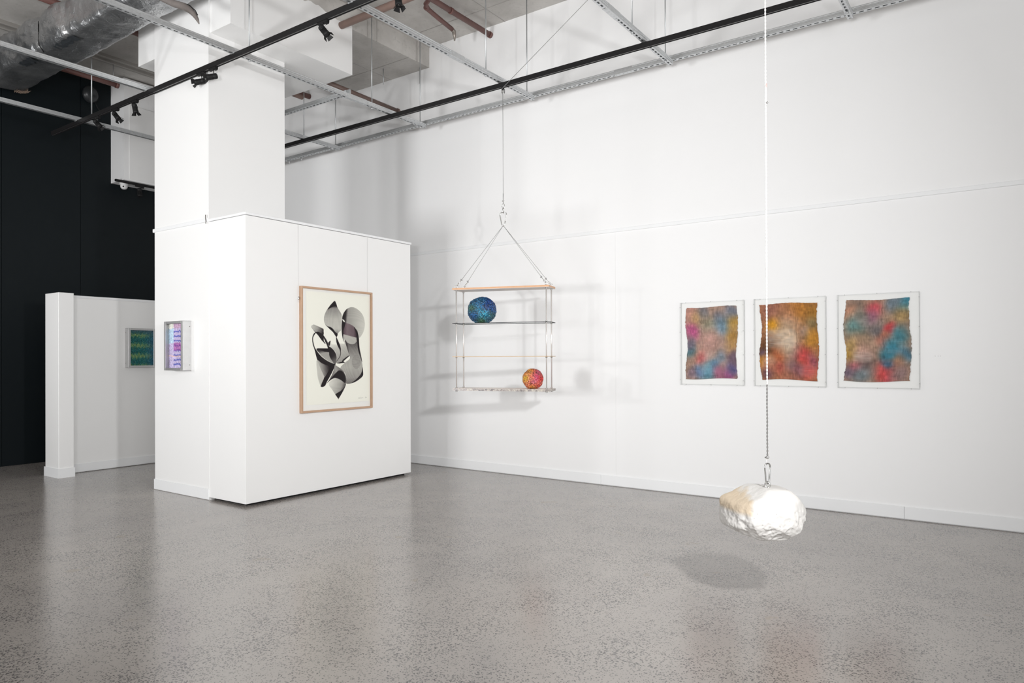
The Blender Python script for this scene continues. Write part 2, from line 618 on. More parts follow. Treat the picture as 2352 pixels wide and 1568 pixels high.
# ------------------------------------------------------------------ display block beside the column
bx0, bx1, by0, by1 = -6.925, -6.283, 4.228, 6.62
blk = empty('display_block', ((bx0 + bx1) / 2, (by0 + by1) / 2, 0), 'wide white display block carrying the framed black and white print', 'display block')
MB().bbox(bx0, bx1, by0, by1, 0.028, 2.945, .002).build('body', WHITE2, blk)
MB().box(bx0 - .3 + .3, bx1 - .06, by0 + .06, by1 - .06, 0.0, 0.028).build('plinth', BLACKD, blk)
MB().bbox(bx0, bx1 + .010, by0 - .004, by1 + .010, 2.949, 2.975, .002).build('cap_rail', TRIMW, blk)

# ------------------------------------------------------------------ low stub wall on the left
sw = empty('partition_wall', (-10.0, 5.0, 0), 'low white partition wall in front of the dark wall', 'partition')
MB().bbox(-10.13, -9.745, 3.915, 4.092, 0, 2.335, .003).build('end_post', WHITE2, sw)
MB().box(-10.13, -10.02, 4.092, 7.0, 0.004, 2.30).build('panel', WHITE2, sw)
MB().bbox(-10.135, -10.008, 4.092, 7.0, 2.298, 2.33, .003).build('cap_rail', TRIMW, sw)
MB().bbox(-10.02, -10.008, 4.097, 7.0, 0.01, 0.118, .002).build('skirting', TRIMW, sw)
MB().box(-10.142, -9.733, 3.903, 4.10, 0, 0.118).build('post_skirting', TRIMW, sw)

# ------------------------------------------------------------------ bulkhead above the dark wall
bh = MB().box(XL, -11.05, 5.348, YW, 4.238, 5.80).build('wall_bulkhead', WHITE)
tag(bh, 'white boxed bulkhead high on the dark wall', kind='structure')
MB().bbox(-11.05, -11.042, 5.425, 6.7, 4.26, 5.40, .002).build('access_panel', WHITE2, bh)


# ------------------------------------------------------------------ ceiling strut channels
def strut_mb(axis, c, a, b, zc):
    """slotted channel; axis 'x' or 'y', c is the fixed coordinate"""
    w = h = 0.050
    hw = w / 2
    z0, z1 = zc - h / 2, zc + h / 2
    m = MB()

    def P(s, t, z):
        return (s, c + t, z) if axis == 'x' else (c + t, s, z)
    prof = [(hw, z0), (hw, z0 + .009), (hw - .003, z0 + .012), (hw - .003, z0 + .020), (hw, z0 + .023), (hw, z0 + .034), (hw - .003, z0 + .038), (hw, z0 + .043), (hw, z1)]
    for sg in (1, -1):
        vs = [P(s, sg * t, z) for t, z in prof for s in (a, b)]
        m.add(vs, [(2 * i, 2 * i + 1, 2 * i + 3, 2 * i + 2) for i in range(len(prof) - 1)])
    m.add([P(a, -hw, z1), P(b, -hw, z1), P(b, hw, z1), P(a, hw, z1)], [(0, 1, 2, 3)])
    m.add([P(a, -hw, z0), P(a, hw, z0), P(a, hw, z1), P(a, -hw, z1)], [(0, 1, 2, 3)])
    m.add([P(b, -hw, z0), P(b, hw, z0), P(b, hw, z1), P(b, -hw, z1)], [(0, 1, 2, 3)])
    sl, sw_ = 0.038, 0.009
    for sg in (1, -1):
        m.add([P(a, sg * sw_, z0), P(b, sg * sw_, z0), P(b, sg * hw, z0), P(a, sg * hw, z0)], [(0, 1, 2, 3)])
    s = a
    while s < b:
        e = min(s + .026, b)
        m.add([P(s, -sw_, z0), P(e, -sw_, z0), P(e, sw_, z0), P(s, sw_, z0)], [(0, 1, 2, 3)])
        s += .026 + sl
    # inner liner just above the slots keeps the inside of the channel dark
    m.add([P(a, -hw + .002, z0 + .016), P(b, -hw + .002, z0 + .016), P(b, hw - .002, z0 + .016), P(a, hw - .002, z0 + .016)], [(0, 1, 2, 3)])
    return m


ZS, ZG = 4.607, 4.657
struts = {}


def strut(axis, c, a, b, zc, label):
    loc = ((a + b) / 2, c, zc) if axis == 'x' else (c, (a + b) / 2, zc)
    r = empty('strut_channel', loc, label, 'strut channel', 'galvanised ceiling strut channels')
    strut_mb(axis, c, a, b, zc).build('channel', GALV, r, recalc=False)
    return r


def hanger(r, x, y, z, top=ZC):
    MB().cyl((x, y, z - .03), (x, y, top), .0065, 8).build('hanger_rod', ROD, r)
    MB().lathe((x, y, z - .045), [(0.0, 0), (.012, 0), (.014, .006), (.014, .014), (0, .014)], 8).build('nut', GALV, r)


YE = 7.03
sF = strut('y', -9.86, 1.0, 5.35, ZS, 'steel strut channel farthest left, crossing in front of the dark wall')
sE = strut('y', -8.115, 0.5, YE, ZS, 'steel strut channel passing just left of the column')
sA = strut('y', -6.40, 0.2, YE, ZS, 'steel strut channel passing just right of the column')
sB = strut('y', -4.655, 0.2, YE, ZS, 'steel strut channel directly above the hanging shelf')
sC = strut('y', -2.91, 0.2, YE, ZS, 'steel strut channel right of the hanging shelf, meeting the wall channel above the first textile')
sD = strut('y', -1.175, 0.2, YE, ZS, 'steel strut channel farthest right, only its end in view')
sG = strut('x', 7.055, -9.9, 2.6, ZG, 'long steel strut channel running along the back wall')
sH = strut('x', 5.705, -9.9, -6.425, ZG, 'short steel strut channel emerging from behind the column')
for r, x, lst in ((sA, -6.40, (4.36, 6.07, 6.94)), (sB, -4.655, (6.10, 6.90)), (sC, -2.91, (6.10, 6.89)), (sD, -1.175, (6.87,)), (sE, -8.115, (6.40, 6.97))):
    for y in lst:
        hanger(r, x, y, ZS)
hanger(sF, -9.86, 2.6, ZS)


def sleeve(r, axis, c, a, b, zc):
    m = MB()
    w = .0275
    if axis == 'y':
        m.bbox(c - w, c + w, a, b, zc - w, zc + w, .002)
        for k in range(5):
            y = a + (b - a) * (k + .5) / 5
            m.cyl((c, y, zc - w - .004), (c, y, zc - w), .006, 8)
    else:
        m.bbox(a, b, c - w, c + w, zc - w, zc + w, .002)
        for k in range(5):
            x = a + (b - a) * (k + .5) / 5
            m.cyl((x, c, zc - w - .004), (x, c, zc - w), .006, 8)
    m.build('coupler', GALV, r)


sleeve(sA, 'y', -6.40, 5.66, 5.96, ZS)
sleeve(sB, 'y', -4.655, 5.48, 5.70, ZS)
sleeve(sC, 'y', -2.91, 5.55, 5.80, ZS)
sleeve(sG, 'x', 7.055, -3.58, -3.36, ZG)
for x in (-9.32, -9.02):
    MB().tube([(x - .018, 7.055, ZG - .02), (x - .02, 7.055, ZG - .05), (x - .012, 7.055, ZG - .072), (x, 7.055, ZG - .08), (x + .012, 7.055, ZG - .072), (x + .02, 7.055, ZG - .05), (x + .018, 7.055, ZG - .02)], .004, 6).build('hook', GALV, sG)
MB().bbox(-6.422, -6.378, 5.69, 5.715, ZS + .027, ZG + .03, .003).build('bracket', ROD, sA)


# ------------------------------------------------------------------ black lighting tracks
def track(y, a, b, label):
    r = empty('light_track', ((a + b) / 2, y, 4.56), label, 'light track')
    z0, z1 = 4.530, 4.582
    m = MB()
    hw = .019
    m.box(a, b, y - hw, y + hw, z0 + .012, z1)
    m.box(a, b, y - hw, y - hw + .006, z0, z0 + .012).box(a, b, y + hw - .006, y + hw, z0, z0 + .012)
    m.build('profile', BLACKM, r)
    MB().box(a, b, y - .0045, y + .0045, z0 + .004, z0 + .012).build('conductor', plain('grey_conductor', (0.25, 0.25, 0.25), 0.4, .6), r)
    return r


T1Y, T2Y = 4.186, 6.39
t1 = track(T1Y, -10.60, 2.8, 'long black lighting track carrying the spotlights in front of the column')
t2 = track(T2Y, -9.9, 3.0, 'long black lighting track without lamps, nearer the back wall')
tag(MB().cyl((-9.47, T1Y, 4.583), (-9.47, T1Y, ZC), .0065, 8).build('hanger_rod', ROD), 'thin steel rod dropping from behind the duct to the left end of the track', 'rod')
for x in (-9.86, -8.115, -6.40, -4.655, -2.91, -1.175):
    MB().box(x - .03, x + .03, T1Y - .022, T1Y + .022, 4.576, 4.5825).build('clip', GALV, t1)
    MB().box(x - .03, x + .03, T2Y - .022, T2Y + .022, 4.576, 4.5825).build('clip', BLACKM, t2)
t3 = empty('light_track', (-10.9, 6.0, 4.27), 'short black lighting track under the white bulkhead', 'light track')
MB().bbox(-11.14, -11.10, 5.25, 6.6, 4.205, 4.238, .003).build('profile', BLACKM, t3)


def spot(x, y, z, aim, label, tdir=(1, 0, 0), barn=True, L=0.105, R=0.029, drop=0.055):
    aim = Vector(aim).normalized()
    r = empty('track_spotlight', (x, y, z), label, 'spotlight', 'black track spotlights')
    td = Vector(tdir)
    side = Vector((-td.y, td.x, 0))
    # adapter
    m = MB()
    c = Vector((x, y, z - .011))
    vs = [c + td * (sx * .065) + side * (sy * .015) + Vector((0, 0, sz * .011)) for sz in (-1, 1) for sy in (-1, 1) for sx in (-1, 1)]
    m.add(vs, [(0, 2, 3, 1), (4, 5, 7, 6), (0, 1, 5, 4), (2, 6, 7, 3), (0, 4, 6, 2), (1, 3, 7, 5)])
    c2 = c + td * .045 + Vector((0, 0, -.014))
    vs = [c2 + td * (sx * .018) + side * (sy * .013) + Vector((0, 0, sz * .008)) for sz in (-1, 1) for sy in (-1, 1) for sx in (-1, 1)]
    m.add(vs, [(0, 2, 3, 1), (4, 5, 7, 6), (0, 1, 5, 4), (2, 6, 7, 3), (0, 4, 6, 2), (1, 3, 7, 5)])
    m.build('adapter', BLACKM, r)
    piv = Vector((x, y, z - .022 - drop))
    back = piv - aim * (L * .40)
    front = piv + aim * (L * .60)
    # yoke: stem plus side arm
    e1 = aim.cross(Vector((0, 0, 1)))
    e1 = e1.normalized() if e1.length > .1 else Vector((1, 0, 0))
    y_ = MB()
    off = e1 * (R + .004)
    y_.tube([Vector((x, y, z - .02)), Vector((x, y, z - .035)) + off * .5, piv + off], .0045, 8)
    y_.build('yoke', BLACKM, r)
    MB().lathe(piv + e1 * (R + .001), [(0, 0), (.009, 0), (.009, .010), (0, .010)], 12, e1).build('knob', BLACKD, r)
    b = MB()
    b.lathe(back, [(0, 0), (R * .8, 0), (R * .97, .006), (R, .014), (R, L * .32), (R * .93, L * .33), (R * .93, L * .36), (R, L * .37), (R, L * .75), (R * 1.06, L * .76), (R * 1.06, L), (R * .85, L), (R * .8, L * .88), (0, L * .86)], 20, aim)
    body = b.build('lamp_body', BLACKD, r)
    MB().lathe(back, [(0, L * .868), (R * .8, L * .885)], 20, aim).build('lens', CHROME, body)
    # safety loop
    MB().tube([Vector((x, y, z - .03)) + td * .03, Vector((x, y, z - .055)) + td * .05 - side * .01, back + Vector((0, 0, R * .9)) + td * .012], .0012, 5).build('safety_wire', ROD, r)
    if barn:
        e2 = aim.cross(e1).normalized()
        for k, (ea, eb) in enumerate(((e1, e2), (-e1, e2), (e2, e1), (-e2, e1))):
            f = MB()
            p0 = front + ea * (R * .98)
            p1 = p0 + aim * .026 + ea * .016
            w0, w1 = R * .75, R * 1.02
            nrm = (p1 - p0).cross(eb).normalized() * .0012
            f.add([p0 - eb * w0 + nrm, p0 + eb * w0 + nrm, p1 + eb * w1 + nrm, p1 - eb * w1 + nrm, p0 - eb * w0 - nrm, p0 + eb * w0 - nrm, p1 + eb * w1 - nrm, p1 - eb * w1 - nrm],
                  [(0, 1, 2, 3), (4, 7, 6, 5), (0, 4, 5, 1), (1, 5, 6, 2), (2, 6, 7, 3), (3, 7, 4, 0)])
            f.build('barn_door', BLACKM, r)
    return r


ZT = 4.530
spot(-9.33, T1Y, ZT, (0.50, 0.42, -0.75), 'black spotlight farthest left on the track, seen against the dark wall')
spot(-8.85, T1Y, ZT, (0.55, 0.30, -0.78), 'black spotlight second from the left end of the track, aimed down to the right')
spot(-8.39, T1Y, ZT, (-0.05, 0.25, -0.95), 'black spotlight third from the left, hanging straight down against the white bulkhead')
spot(-7.00, T1Y - .0, ZT, (-0.66, -0.50, -0.16), 'left one of the paired black spotlights aimed left across the column', drop=.068)
spot(-6.775, T1Y - .0, ZT, (-0.66, -0.50, -0.12), 'right one of the paired black spotlights aimed left across the column', drop=.068)
spot(-5.035, T1Y, ZT, (0.55, 0.28, -0.78), 'black spotlight alone in front of the white column head, aimed down right')
spot(-4.10, T1Y, ZT, (0.18, -0.05, -0.98), 'black spotlight near the top edge of view by the red pipe')
spot(-11.12, 5.62, 4.205, (0.05, 0.05, -1.0), 'black cylinder spotlight on the short track under the bulkhead', tdir=(0, 1, 0), barn=False, L=.13, R=.034, drop=.07)

# dome camera on the bulkhead soffit
dc = empty('security_camera', (-11.28, 5.46, 4.238), 'white dome security camera under the bulkhead corner', 'camera')
MB().lathe((-11.28, 5.46, 4.238), [(0, 0), (.062, 0), (.064, -.018), (.056, -.03), (.05, -.034)], 28).build('base', PLASTW, dc)
dm = MB().lathe((-11.28, 5.46, 4.206), [(.052, 0), (.053, -.02), (.046, -.045), (.03, -.062), (0, -.068)], 28).build('dome', PLASTW, dc)
for dx in (-.014, .016):
    e = Vector((dx + .03, -.035, -.033))
    MB().lathe(Vector((-11.28, 5.46, 4.206)) + e * .9, [(0, 0), (.011, 0), (.011, .006), (0, .006)], 14, e).build('lens', BLACKD, dm)

# dim round fitting on the dark wall
rf = empty('round_speaker', (XL, 5.03, 5.5), 'dim dark round fitting high on the dark wall', 'speaker')
MB().lathe((XL, 5.03, 5.53), [(0, 0.0), (.12, 0.0), (.13, .02), (.12, .06), (.06, .10), (.03, .08), (0, .08)], 28, (1, .3, -.1)).build('bowl', plain('charcoal_plastic', (0.02, 0.022, 0.024), .35), rf)
MB().tube([(XL + .01, 5.10, 5.45), (XL + .02, 5.14, 5.36), (XL + .01, 5.2, 5.30)], .006, 6).build('cable', BLACKD, rf)

# ------------------------------------------------------------------ pipes
def pipe(pts, r, mat, label, collars=(), name='pipe'):
    a = Vector(pts[0])
    root = empty(name, a, label, 'pipe')
    MB().tube(pts, r, 16).build('tube', mat, root)
    for p, d in collars:
        p, d = Vector(p), Vector(d).normalized()
        MB().cyl(p - d * .02, p + d * .02, (r if not isinstance(r, list) else r[0]) * 1.18, 16).build('collar', mat, root)
    return root


pipe([(-6.60, 5.72, 5.50), (-2.0, 5.72, 5.50)], .042, BRNP, 'brown painted pipe leaving the column head beside the concrete beam')
spk = pipe([(-5.53, 2.0, 5.715), (-5.53, YW + .02, 5.715)], .034, REDP, 'dark red sprinkler pipe with a bent branch, running into the back wall', [((-5.53, 6.55, 5.715), (0, 1, 0)), ((-5.53, YW - .02, 5.715), (0, 1, 0))])
brp = MB().tube([(-5.53, 6.18, 5.715), (-5.58, 6.20, 5.715), (-5.66, 6.24, 5.71), (-5.71, 6.33, 5.70), (-5.76, 6.6, 5.70), (-5.81, 6.90, 5.70)], .028, 16).build('branch_pipe', REDP, spk)
MB().cyl((-5.696, 6.28, 5.70), (-5.704, 6.32, 5.70), .033, 16).build('collar', REDP, brp)
MB().tube([(-5.81, 6.90, 5.70), (-5.82, 6.95, 5.69), (-5.825, 6.97, 5.64), (-5.825, 6.97, 5.58)], [.026, .028, .02, .008], 12).build('sprinkler_head', plain('dull_brass', (0.30, 0.27, 0.24), .4, .6), brp)
pipe([(-7.205, 5.90, 5.065), (-7.205, YW + .02, 5.055)], .036, plain('shaded_brown_pipe_paint', (0.13, 0.085, 0.072), 0.5, var=0.25, scale=9), 'brown pipe under the beam running from the column head to the back wall', [((-7.205, YW - .015, 5.055), (0, 1, 0))])  # same brown pipe paint, with the dimmer light under the beam put into its colour
pipe([(-7.86, 5.90, 5.055), (-7.86, 6.17, 5.05)], .032, BRNP, 'short stub of brown pipe behind the column head')
dwp = pipe([(-10.64, 4.12, 5.50), (-10.64, 5.06, 5.50)], .04, REDP, 'dark red pipe along the top of the dark wall', [((-10.64, 5.05, 5.50), (0, 1, 0))])
for y_ in (4.2, 5.0):
    MB().cyl((-10.64, y_, 5.53), (-10.64, y_, ZC + .01), .005, 8).build('hanger_rod', ROD, dwp)
pipe([(-9.18, 0.5, 5.70), (-9.18, YW, 5.70)], .04, REDP, 'dark red pipe passing above the silver duct')
gp = pipe([(-7.15, 2.7, 5.75), (-7.02, 3.25, 5.32), (-6.90, 3.60, 5.11), (-6.66, 3.70, 4.97), (-6.468, 3.70, 4.884), (-6.37, 3.70, 4.82), (-6.30, 3.70, 4.76), (-6.25, 3.70, 4.70), (-6.22, 3.70, 4.65)], [.034, .034, .034, .034, .034, .030, .024, .016, .005], GREYP, 'tapering grey lagged pipe end hanging in front of the column', name='lagged_pipe')
MB().tube([(-6.50, 3.70, 4.93), (-6.38, 3.70, 4.87), (-6.28, 3.70, 4.79), (-6.245, 3.70, 4.74)], .005, 6).build('cable', BLACKD, gp)

# short rod stubs under the beam soffit
for k, (x, y) in enumerate(((-6.72, 7.28), (-7.15, 7.0))):
    c = MB().cyl((x, y, 5.33), (x, y, 5.55), .006, 8).build('rod_stub', ROD)
    tag(c, ['thin rod stub below the beam corner at the back wall', 'thin rod stub below the middle of the beam'][k], 'rod')

# ------------------------------------------------------------------ insulated foil duct
def duct():
    x0, x1 = -11.08, -3.2
    yc, hw = 3.815, 0.232
    zb, ht = 5.175, 0.40
    nu, nx = 72, 300
    prof = []
    rc = .07
    # rounded rectangle centred at 0,0 : y, z
    segs = []
    hh = ht / 2
    for (sy, sz, a0) in ((1, -1, -90), (1, 1, 0), (-1, 1, 90), (-1, -1, 180)):
        for k in range(9):
            an = math.radians(a0 + 90 * k / 8)
            segs.append((sy * (hw - rc) + rc * math.cos(an), sz * (hh - rc) + rc * math.sin(an)))
    segs = np.array(segs)
    # resample
    d = np.r_[0, np.cumsum(np.hypot(*np.diff(np.r_[segs, segs[:1]], axis=0).T))]
    t = np.linspace(0, d[-1], nu, endpoint=False)
    cl = np.r_[segs, segs[:1]]
    py, pz = np.interp(t, d, cl[:, 0]), np.interp(t, d, cl[:, 1])
    xs = np.linspace(x0, x1, nx)
    vs = []
    for x in xs:
        # pillows on the front side between creases
        ph = (x + 11.5) / 0.70
        fr = ph - math.floor(ph)
        pil = math.sin(math.pi * fr) ** 0.6
        wgt = 1.0 if x < -8.55 else max(0.0, 1 - (x + 8.55) / .25)
        for y, z in zip(py, pz):
            fy = max(0.0, -y / hw)
            up = max(0.0, z / hh)
            b = .055 * pil * wgt * fy * (0.35 + .65 * (1 - abs(z / hh) ** 2)) + .05 * pil * wgt * up
            n = mnoise.noise(Vector((x * 5, y * 6, z * 6))) * .010 + mnoise.noise(Vector((x * 16, y * 17, z * 17))) * .0065
            crk = mnoise.noise(Vector((x * 40, y * 34, z * 34))) * .003
            amp = 1.0 + 1.2 * wgt * fy
            l = math.hypot(y, z) or 1
            k = b + (n + crk) * amp
            sag = -.012 * math.cos(min(1, abs(y) / hw) * math.pi / 2) * (z < 0)
            vs.append((x, yc + y + y / l * k, zb + hh + z + z / l * k + sag + .012 * math.sin(x * 2.3)))
    fs = []
    for i in range(nx - 1):
        for k in range(nu):
            k2 = (k + 1) % nu
            fs.append((i * nu + k, i * nu + k2, (i + 1) * nu + k2, (i + 1) * nu + k))
    fs.append(tuple(range(nu)))
    fs.append(tuple((nx - 1) * nu + k for k in range(nu)))
    r = empty('insulated_duct', ((x0 + x1) / 2, yc, zb), 'silver foil wrapped air duct with crinkled bulges, upper left', 'duct')
    m = MB().add(vs, fs, True)
    m.s[-1] = m.s[-2] = False
    m.build('foil_jacket', FOIL, r)
    # dark tape patches on the underside near the front edge
    for (a, b, y0, y1) in ((-9.12, -8.62, 3.60, 3.69), (-10.05, -9.72, 3.58, 3.68)):
        t_ = MB()
        n = 12
        v, f = [], []
        for i in range(n + 1):
            x = a + (b - a) * i / n
            for j, y in enumerate((y0, (y0 + y1) / 2, y1)):
                v.append((x, y + .012 * math.sin(i * 1.7 + j), zb - .022 + .012 * math.sin(x * 2.3) + (.006 if j == 0 else 0) + random.uniform(-.002, .002)))
        for i in range(n):
            for j in range(2):
                f.append((i * 3 + j, i * 3 + j + 1, i * 3 + j + 4, i * 3 + j + 3))
        t_.add(v, f)
        t_.build('tape_patch', TAPE, r)
    # torn end of the wrapping
    e = MB()
    v, f = [], []
    n = 26
    for i in range(n + 1):
        y = yc + .09 + (hw - .10) * i / n
        x = x0 - .005 + random.uniform(-.03, .012) + .10 * (i / n) ** 3
        v += [(x + .10 + random.uniform(-.02, .02), y, zb - .02 + .002 * i / n), (x, y, zb - .026 + random.uniform(-.006, .004)), (x + .02, y, zb + .03)]
    for i in range(n):
        for j in range(2):
            f.append((i * 3 + j, i * 3 + j + 1, i * 3 + j + 4, i * 3 + j + 3))
    e.add(v, f)
    e.build('torn_edge', TORN, r)
    for xx in (-9.40,):  # black tube stands in for the shade in the slit between two pillows
        MB().tube([(xx, yc - hw - .02, zb + .33), (xx + .005, yc - hw - .022, zb + .2), (xx - .004, yc - hw - .015, zb + .06), (xx, yc - hw + .04, zb - .018)], .006, 6).build('slit_shade', BLACKD, r)


duct()


# ------------------------------------------------------------------ vertex coloured grid helper
def grid_obj(name, P, colors, nu, nv, mat, parent, thick=None):
    """P: (nv,nu,3) world points, colors (nv,nu,3) linear"""
    off = np.array(ORIG[parent])
    pts = (P - off).reshape(-1, 3)
    idx = np.arange(nu * nv).reshape(nv, nu)
    q = np.stack([idx[:-1, :-1], idx[:-1, 1:], idx[1:, 1:], idx[1:, :-1]], -1).reshape(-1, 4)
    me = bpy.data.meshes.new(name)
    me.vertices.add(len(pts))
    me.vertices.foreach_set('co', pts.astype(np.float32).ravel())
    me.loops.add(q.size)
    me.loops.foreach_set('vertex_index', q.astype(np.int32).ravel())
    me.polygons.add(len(q))
    me.polygons.foreach_set('loop_start', (np.arange(len(q)) * 4).astype(np.int32))
    me.polygons.foreach_set('use_smooth', np.ones(len(q), bool))
    me.update(calc_edges=True)
    ca = me.color_attributes.new('Col', 'FLOAT_COLOR', 'POINT')
    rgba = np.concatenate([colors.reshape(-1, 3), np.ones((nu * nv, 1))], 1).astype(np.float32)
    ca.data.foreach_set('color', rgba.ravel())
    me.materials.append(mat)
    o = bpy.data.objects.new(name, me)
    COL.objects.link(o)
    o.parent = parent
    ORIG[o] = ORIG[parent]
    if thick:
        sm = o.modifiers.new('thickness', 'SOLIDIFY')
        sm.thickness = thick
        sm.offset = 0
    return o


def vnoise(u, v, n, seed):
    """smooth value noise on arrays"""
    r = np.random.default_rng(seed).random((n + 2, n + 2))
    x, y = np.clip(u, 0, .9999) * n, np.clip(v, 0, .9999) * n
    i, j = x.astype(int), y.astype(int)
    a, b = x - i, y - j
    a, b = a * a * (3 - 2 * a), b * b * (3 - 2 * b)
    return (r[j, i] * (1 - a) + r[j, i + 1] * a) * (1 - b) + (r[j + 1, i] * (1 - a) + r[j + 1, i + 1] * a) * b


# ------------------------------------------------------------------ framed black and white print
def print_art():
    y0, y1, z0, z1 = 4.885, 5.925, 0.90, 2.28
    xb, xf = -6.283, -6.243
    r = empty('framed_print', (-6.27, (y0 + y1) / 2, z0), 'oak framed black and white abstract ribbon print on the display block', 'framed print')
    fw = .022
    MB().bbox(xb, xf, y0, y0 + fw, z0, z1, .002).build('frame_side', OAK, r)
    MB().bbox(xb, xf, y1 - fw, y1, z0, z1, .002).build('frame_side', OAK, r)
    MB().bbox(xb, xf, y0 + fw, y1 - fw, z1 - fw, z1, .002).build('frame_rail', OAK, r)
    MB().bbox(xb, xf, y0 + fw, y1 - fw, z0, z0 + fw, .002).build('frame_rail', OAK, r)
    MB().box(xb + .002, xb + .014, y0 + fw, y1 - fw, z0 + fw, z1 - fw).build('mat_board', plain('warm_white_mat', (0.84, 0.835, 0.81), .8), r)
    H = [0.000489687, -1.09685e-06, -0.0261095, -2.48076e-05, -0.0003037, 0.98496, -5.46492e-05, 3.43472e-07]

    def uv(p):
        zx, zy = p
        w = H[6] * zx + H[7] * zy + 1
        return ((H[0] * zx + H[1] * zy + H[2]) / w, (H[3] * zx + H[4] * zy + H[5]) / w)
    # raster in print space
    u0, u1, v0, v1 = .075, .965, .06, .965
    nu, nv = 520, 700
    U, V = np.meshgrid(np.linspace(u0, u1, nu), np.linspace(v0, v1, nv))
    img = np.full((nv, nu), 1.0)
    tint = np.zeros((nv, nu))

    def smooth(pts, it=5):
        q, n = [], len(pts)
        for k in range(n):
            p0, p1, p2, p3 = [np.array(pts[(k + d) % n]) for d in (-1, 0, 1, 2)]
            for j in range(it):
                t = j / it
                q.append(tuple(.5 * ((2 * p1) + (p2 - p0) * t + (2 * p0 - 5 * p1 + 4 * p2 - p3) * t * t + (3 * p1 - p0 - 3 * p2 + p3) * t ** 3)))
        return q

    def inside(pts):
        pts = np.array(pts)
        m = np.zeros(U.shape, bool)
        lo, hi = pts.min(0), pts.max(0)
        ii = np.where((V[:, 0] >= lo[1]) & (V[:, 0] <= hi[1]))[0]
        jj = np.where((U[0] >= lo[0]) & (U[0] <= hi[0]))[0]
        if len(ii) == 0 or len(jj) == 0:
            return m
        sl = np.ix_(ii, jj)
        uu, vv = U[sl], V[sl]
        mm = np.zeros(uu.shape, bool)
        n = len(pts)
        for k in range(n):
            x1_, y1_ = pts[k]
            x2_, y2_ = pts[(k + 1) % n]
            if y1_ == y2_:
                continue
            c = ((y1_ > vv) != (y2_ > vv)) & (uu < (x2_ - x1_) * (vv - y1_) / (y2_ - y1_) + x1_)
            mm ^= c
        m[sl] = mm
        return m

    def shape(pts, stops=None, g=None, val=.0, alpha=1.0, moire=0.0, sm=True, purple=0.0):
        """g: ((x,y),(x,y)) gradient axis in trace space, stops [(t,val)]"""
        nonlocal img, tint
        q = smooth([(float(a), float(b)) for a, b in pts]) if sm else pts
        m = inside([uv(p) for p in q])
        if stops:
            a, b = np.array(uv(g[0])), np.array(uv(g[1]))
            ab = b - a
            t = ((U - a[0]) * ab[0] + (V - a[1]) * ab[1] * 1.76) / (ab[0] ** 2 + ab[1] ** 2 * 1.76)
            val_ = np.interp(t, [s[0] for s in stops], [s[1] for s in stops])
        else:
            val_ = np.full(U.shape, val)
        if moire:
            cu, cv = uv(pts[0])
            d1 = np.hypot(U - cu, (V - cv) * 1.327)
            cu, cv = uv(pts[len(pts) // 2])
            d2 = np.hypot(U - cu, (V - cv) * 1.327)
            val_ = val_ + .6 * moire * np.sin(d1 * 230 + 4 * V) * np.sin(d2 * 260 + 9 * U)
        img = np.where(m, img * (1 - alpha) + val_ * alpha, img)
        tint = np.where(m, purple, tint)

    BK = 0.07
    shape([(1150, 880), (1225, 880), (1350, 930), (1460, 1005), (1545, 1130), (1520, 1200), (1500, 1290), (1330, 1245), (1150, 1195), (1150, 1000)], [(0, .22), (.3, .42), (.75, .36), (1, .15)], ((1150, 1100), (1520, 1150)), moire=.03, sm=False, purple=.6)
    shape([(1150, 1195), (1330, 1245), (1515, 1293), (1515, 1380), (1460, 1440), (1370, 1460), (1270, 1425), (1200, 1355), (1155, 1280)], val=.72, moire=.05, sm=False)
    shape([(1135, 800), (1150, 720), (1190, 630), (1260, 550), (1370, 505), (1480, 530), (1590, 610), (1670, 720), (1710, 850), (1718, 980), (1690, 1120), (1640, 1220), (1575, 1290), (1540, 1150), (1450, 1020), (1350, 950), (1220, 900), (1150, 815)],
          [(0, BK), (.13, .12), (.22, .62), (.5, .70), (1, .84)], ((1135, 800), (1715, 930)), moire=.05)
    shape([(950, 345), (955, 355), (1000, 480), (1060, 590), (1115, 680), (1128, 760), (1120, 860), (1118, 1000), (1110, 1090), (1050, 1150), (1000, 1220), (985, 1265), (940, 1190), (850, 1090), (740, 1000), (690, 930), (665, 820), (685, 700), (740, 580), (820, 470), (880, 400)],
          [(0, BK), (.12, BK), (.2, .55), (.5, .74), (.8, .78), (1, .45)], ((960, 360), (1000, 1240)), moire=.06)
    shape([(950, 350), (1005, 490), (960, 480), (860, 510), (760, 570), (820, 470), (880, 400)], val=BK)
    shape([(700, 950), (760, 995), (830, 1015), (900, 1065), (960, 1145), (1020, 1195), (985, 1270), (900, 1150), (800, 1055)], val=BK)
    shape([(830, 1440), (920, 1465), (1080, 1440), (1180, 1445), (1220, 1420), (1260, 1560), (1310, 1720), (1360, 1720), (1240, 1800), (1160, 1860), (1130, 1900), (1000, 1945), (960, 1880), (985, 1780), (960, 1650), (880, 1590), (820, 1530)],
          [(0, .92), (.25, .76), (1, .60)], ((1000, 1440), (1080, 1930)), moire=.05)
    shape([(980, 1255), (1010, 1320), (1050, 1410), (1085, 1500), (1102, 1600), (1095, 1700), (1070, 1600), (1010, 1480), (985, 1390), (980, 1320)], val=BK)
    shape([(1085, 1590), (1105, 1680), (1078, 1790), (1000, 1895), (985, 1900), (1060, 1790), (1088, 1690)], val=BK + .1)
    shape([(990, 1948), (1130, 1905), (1150, 1860), (1240, 1790), (1375, 1710), (1260, 1815), (1180, 1885), (1170, 1905), (1210, 1932), (1060, 1955)], val=BK, sm=False)
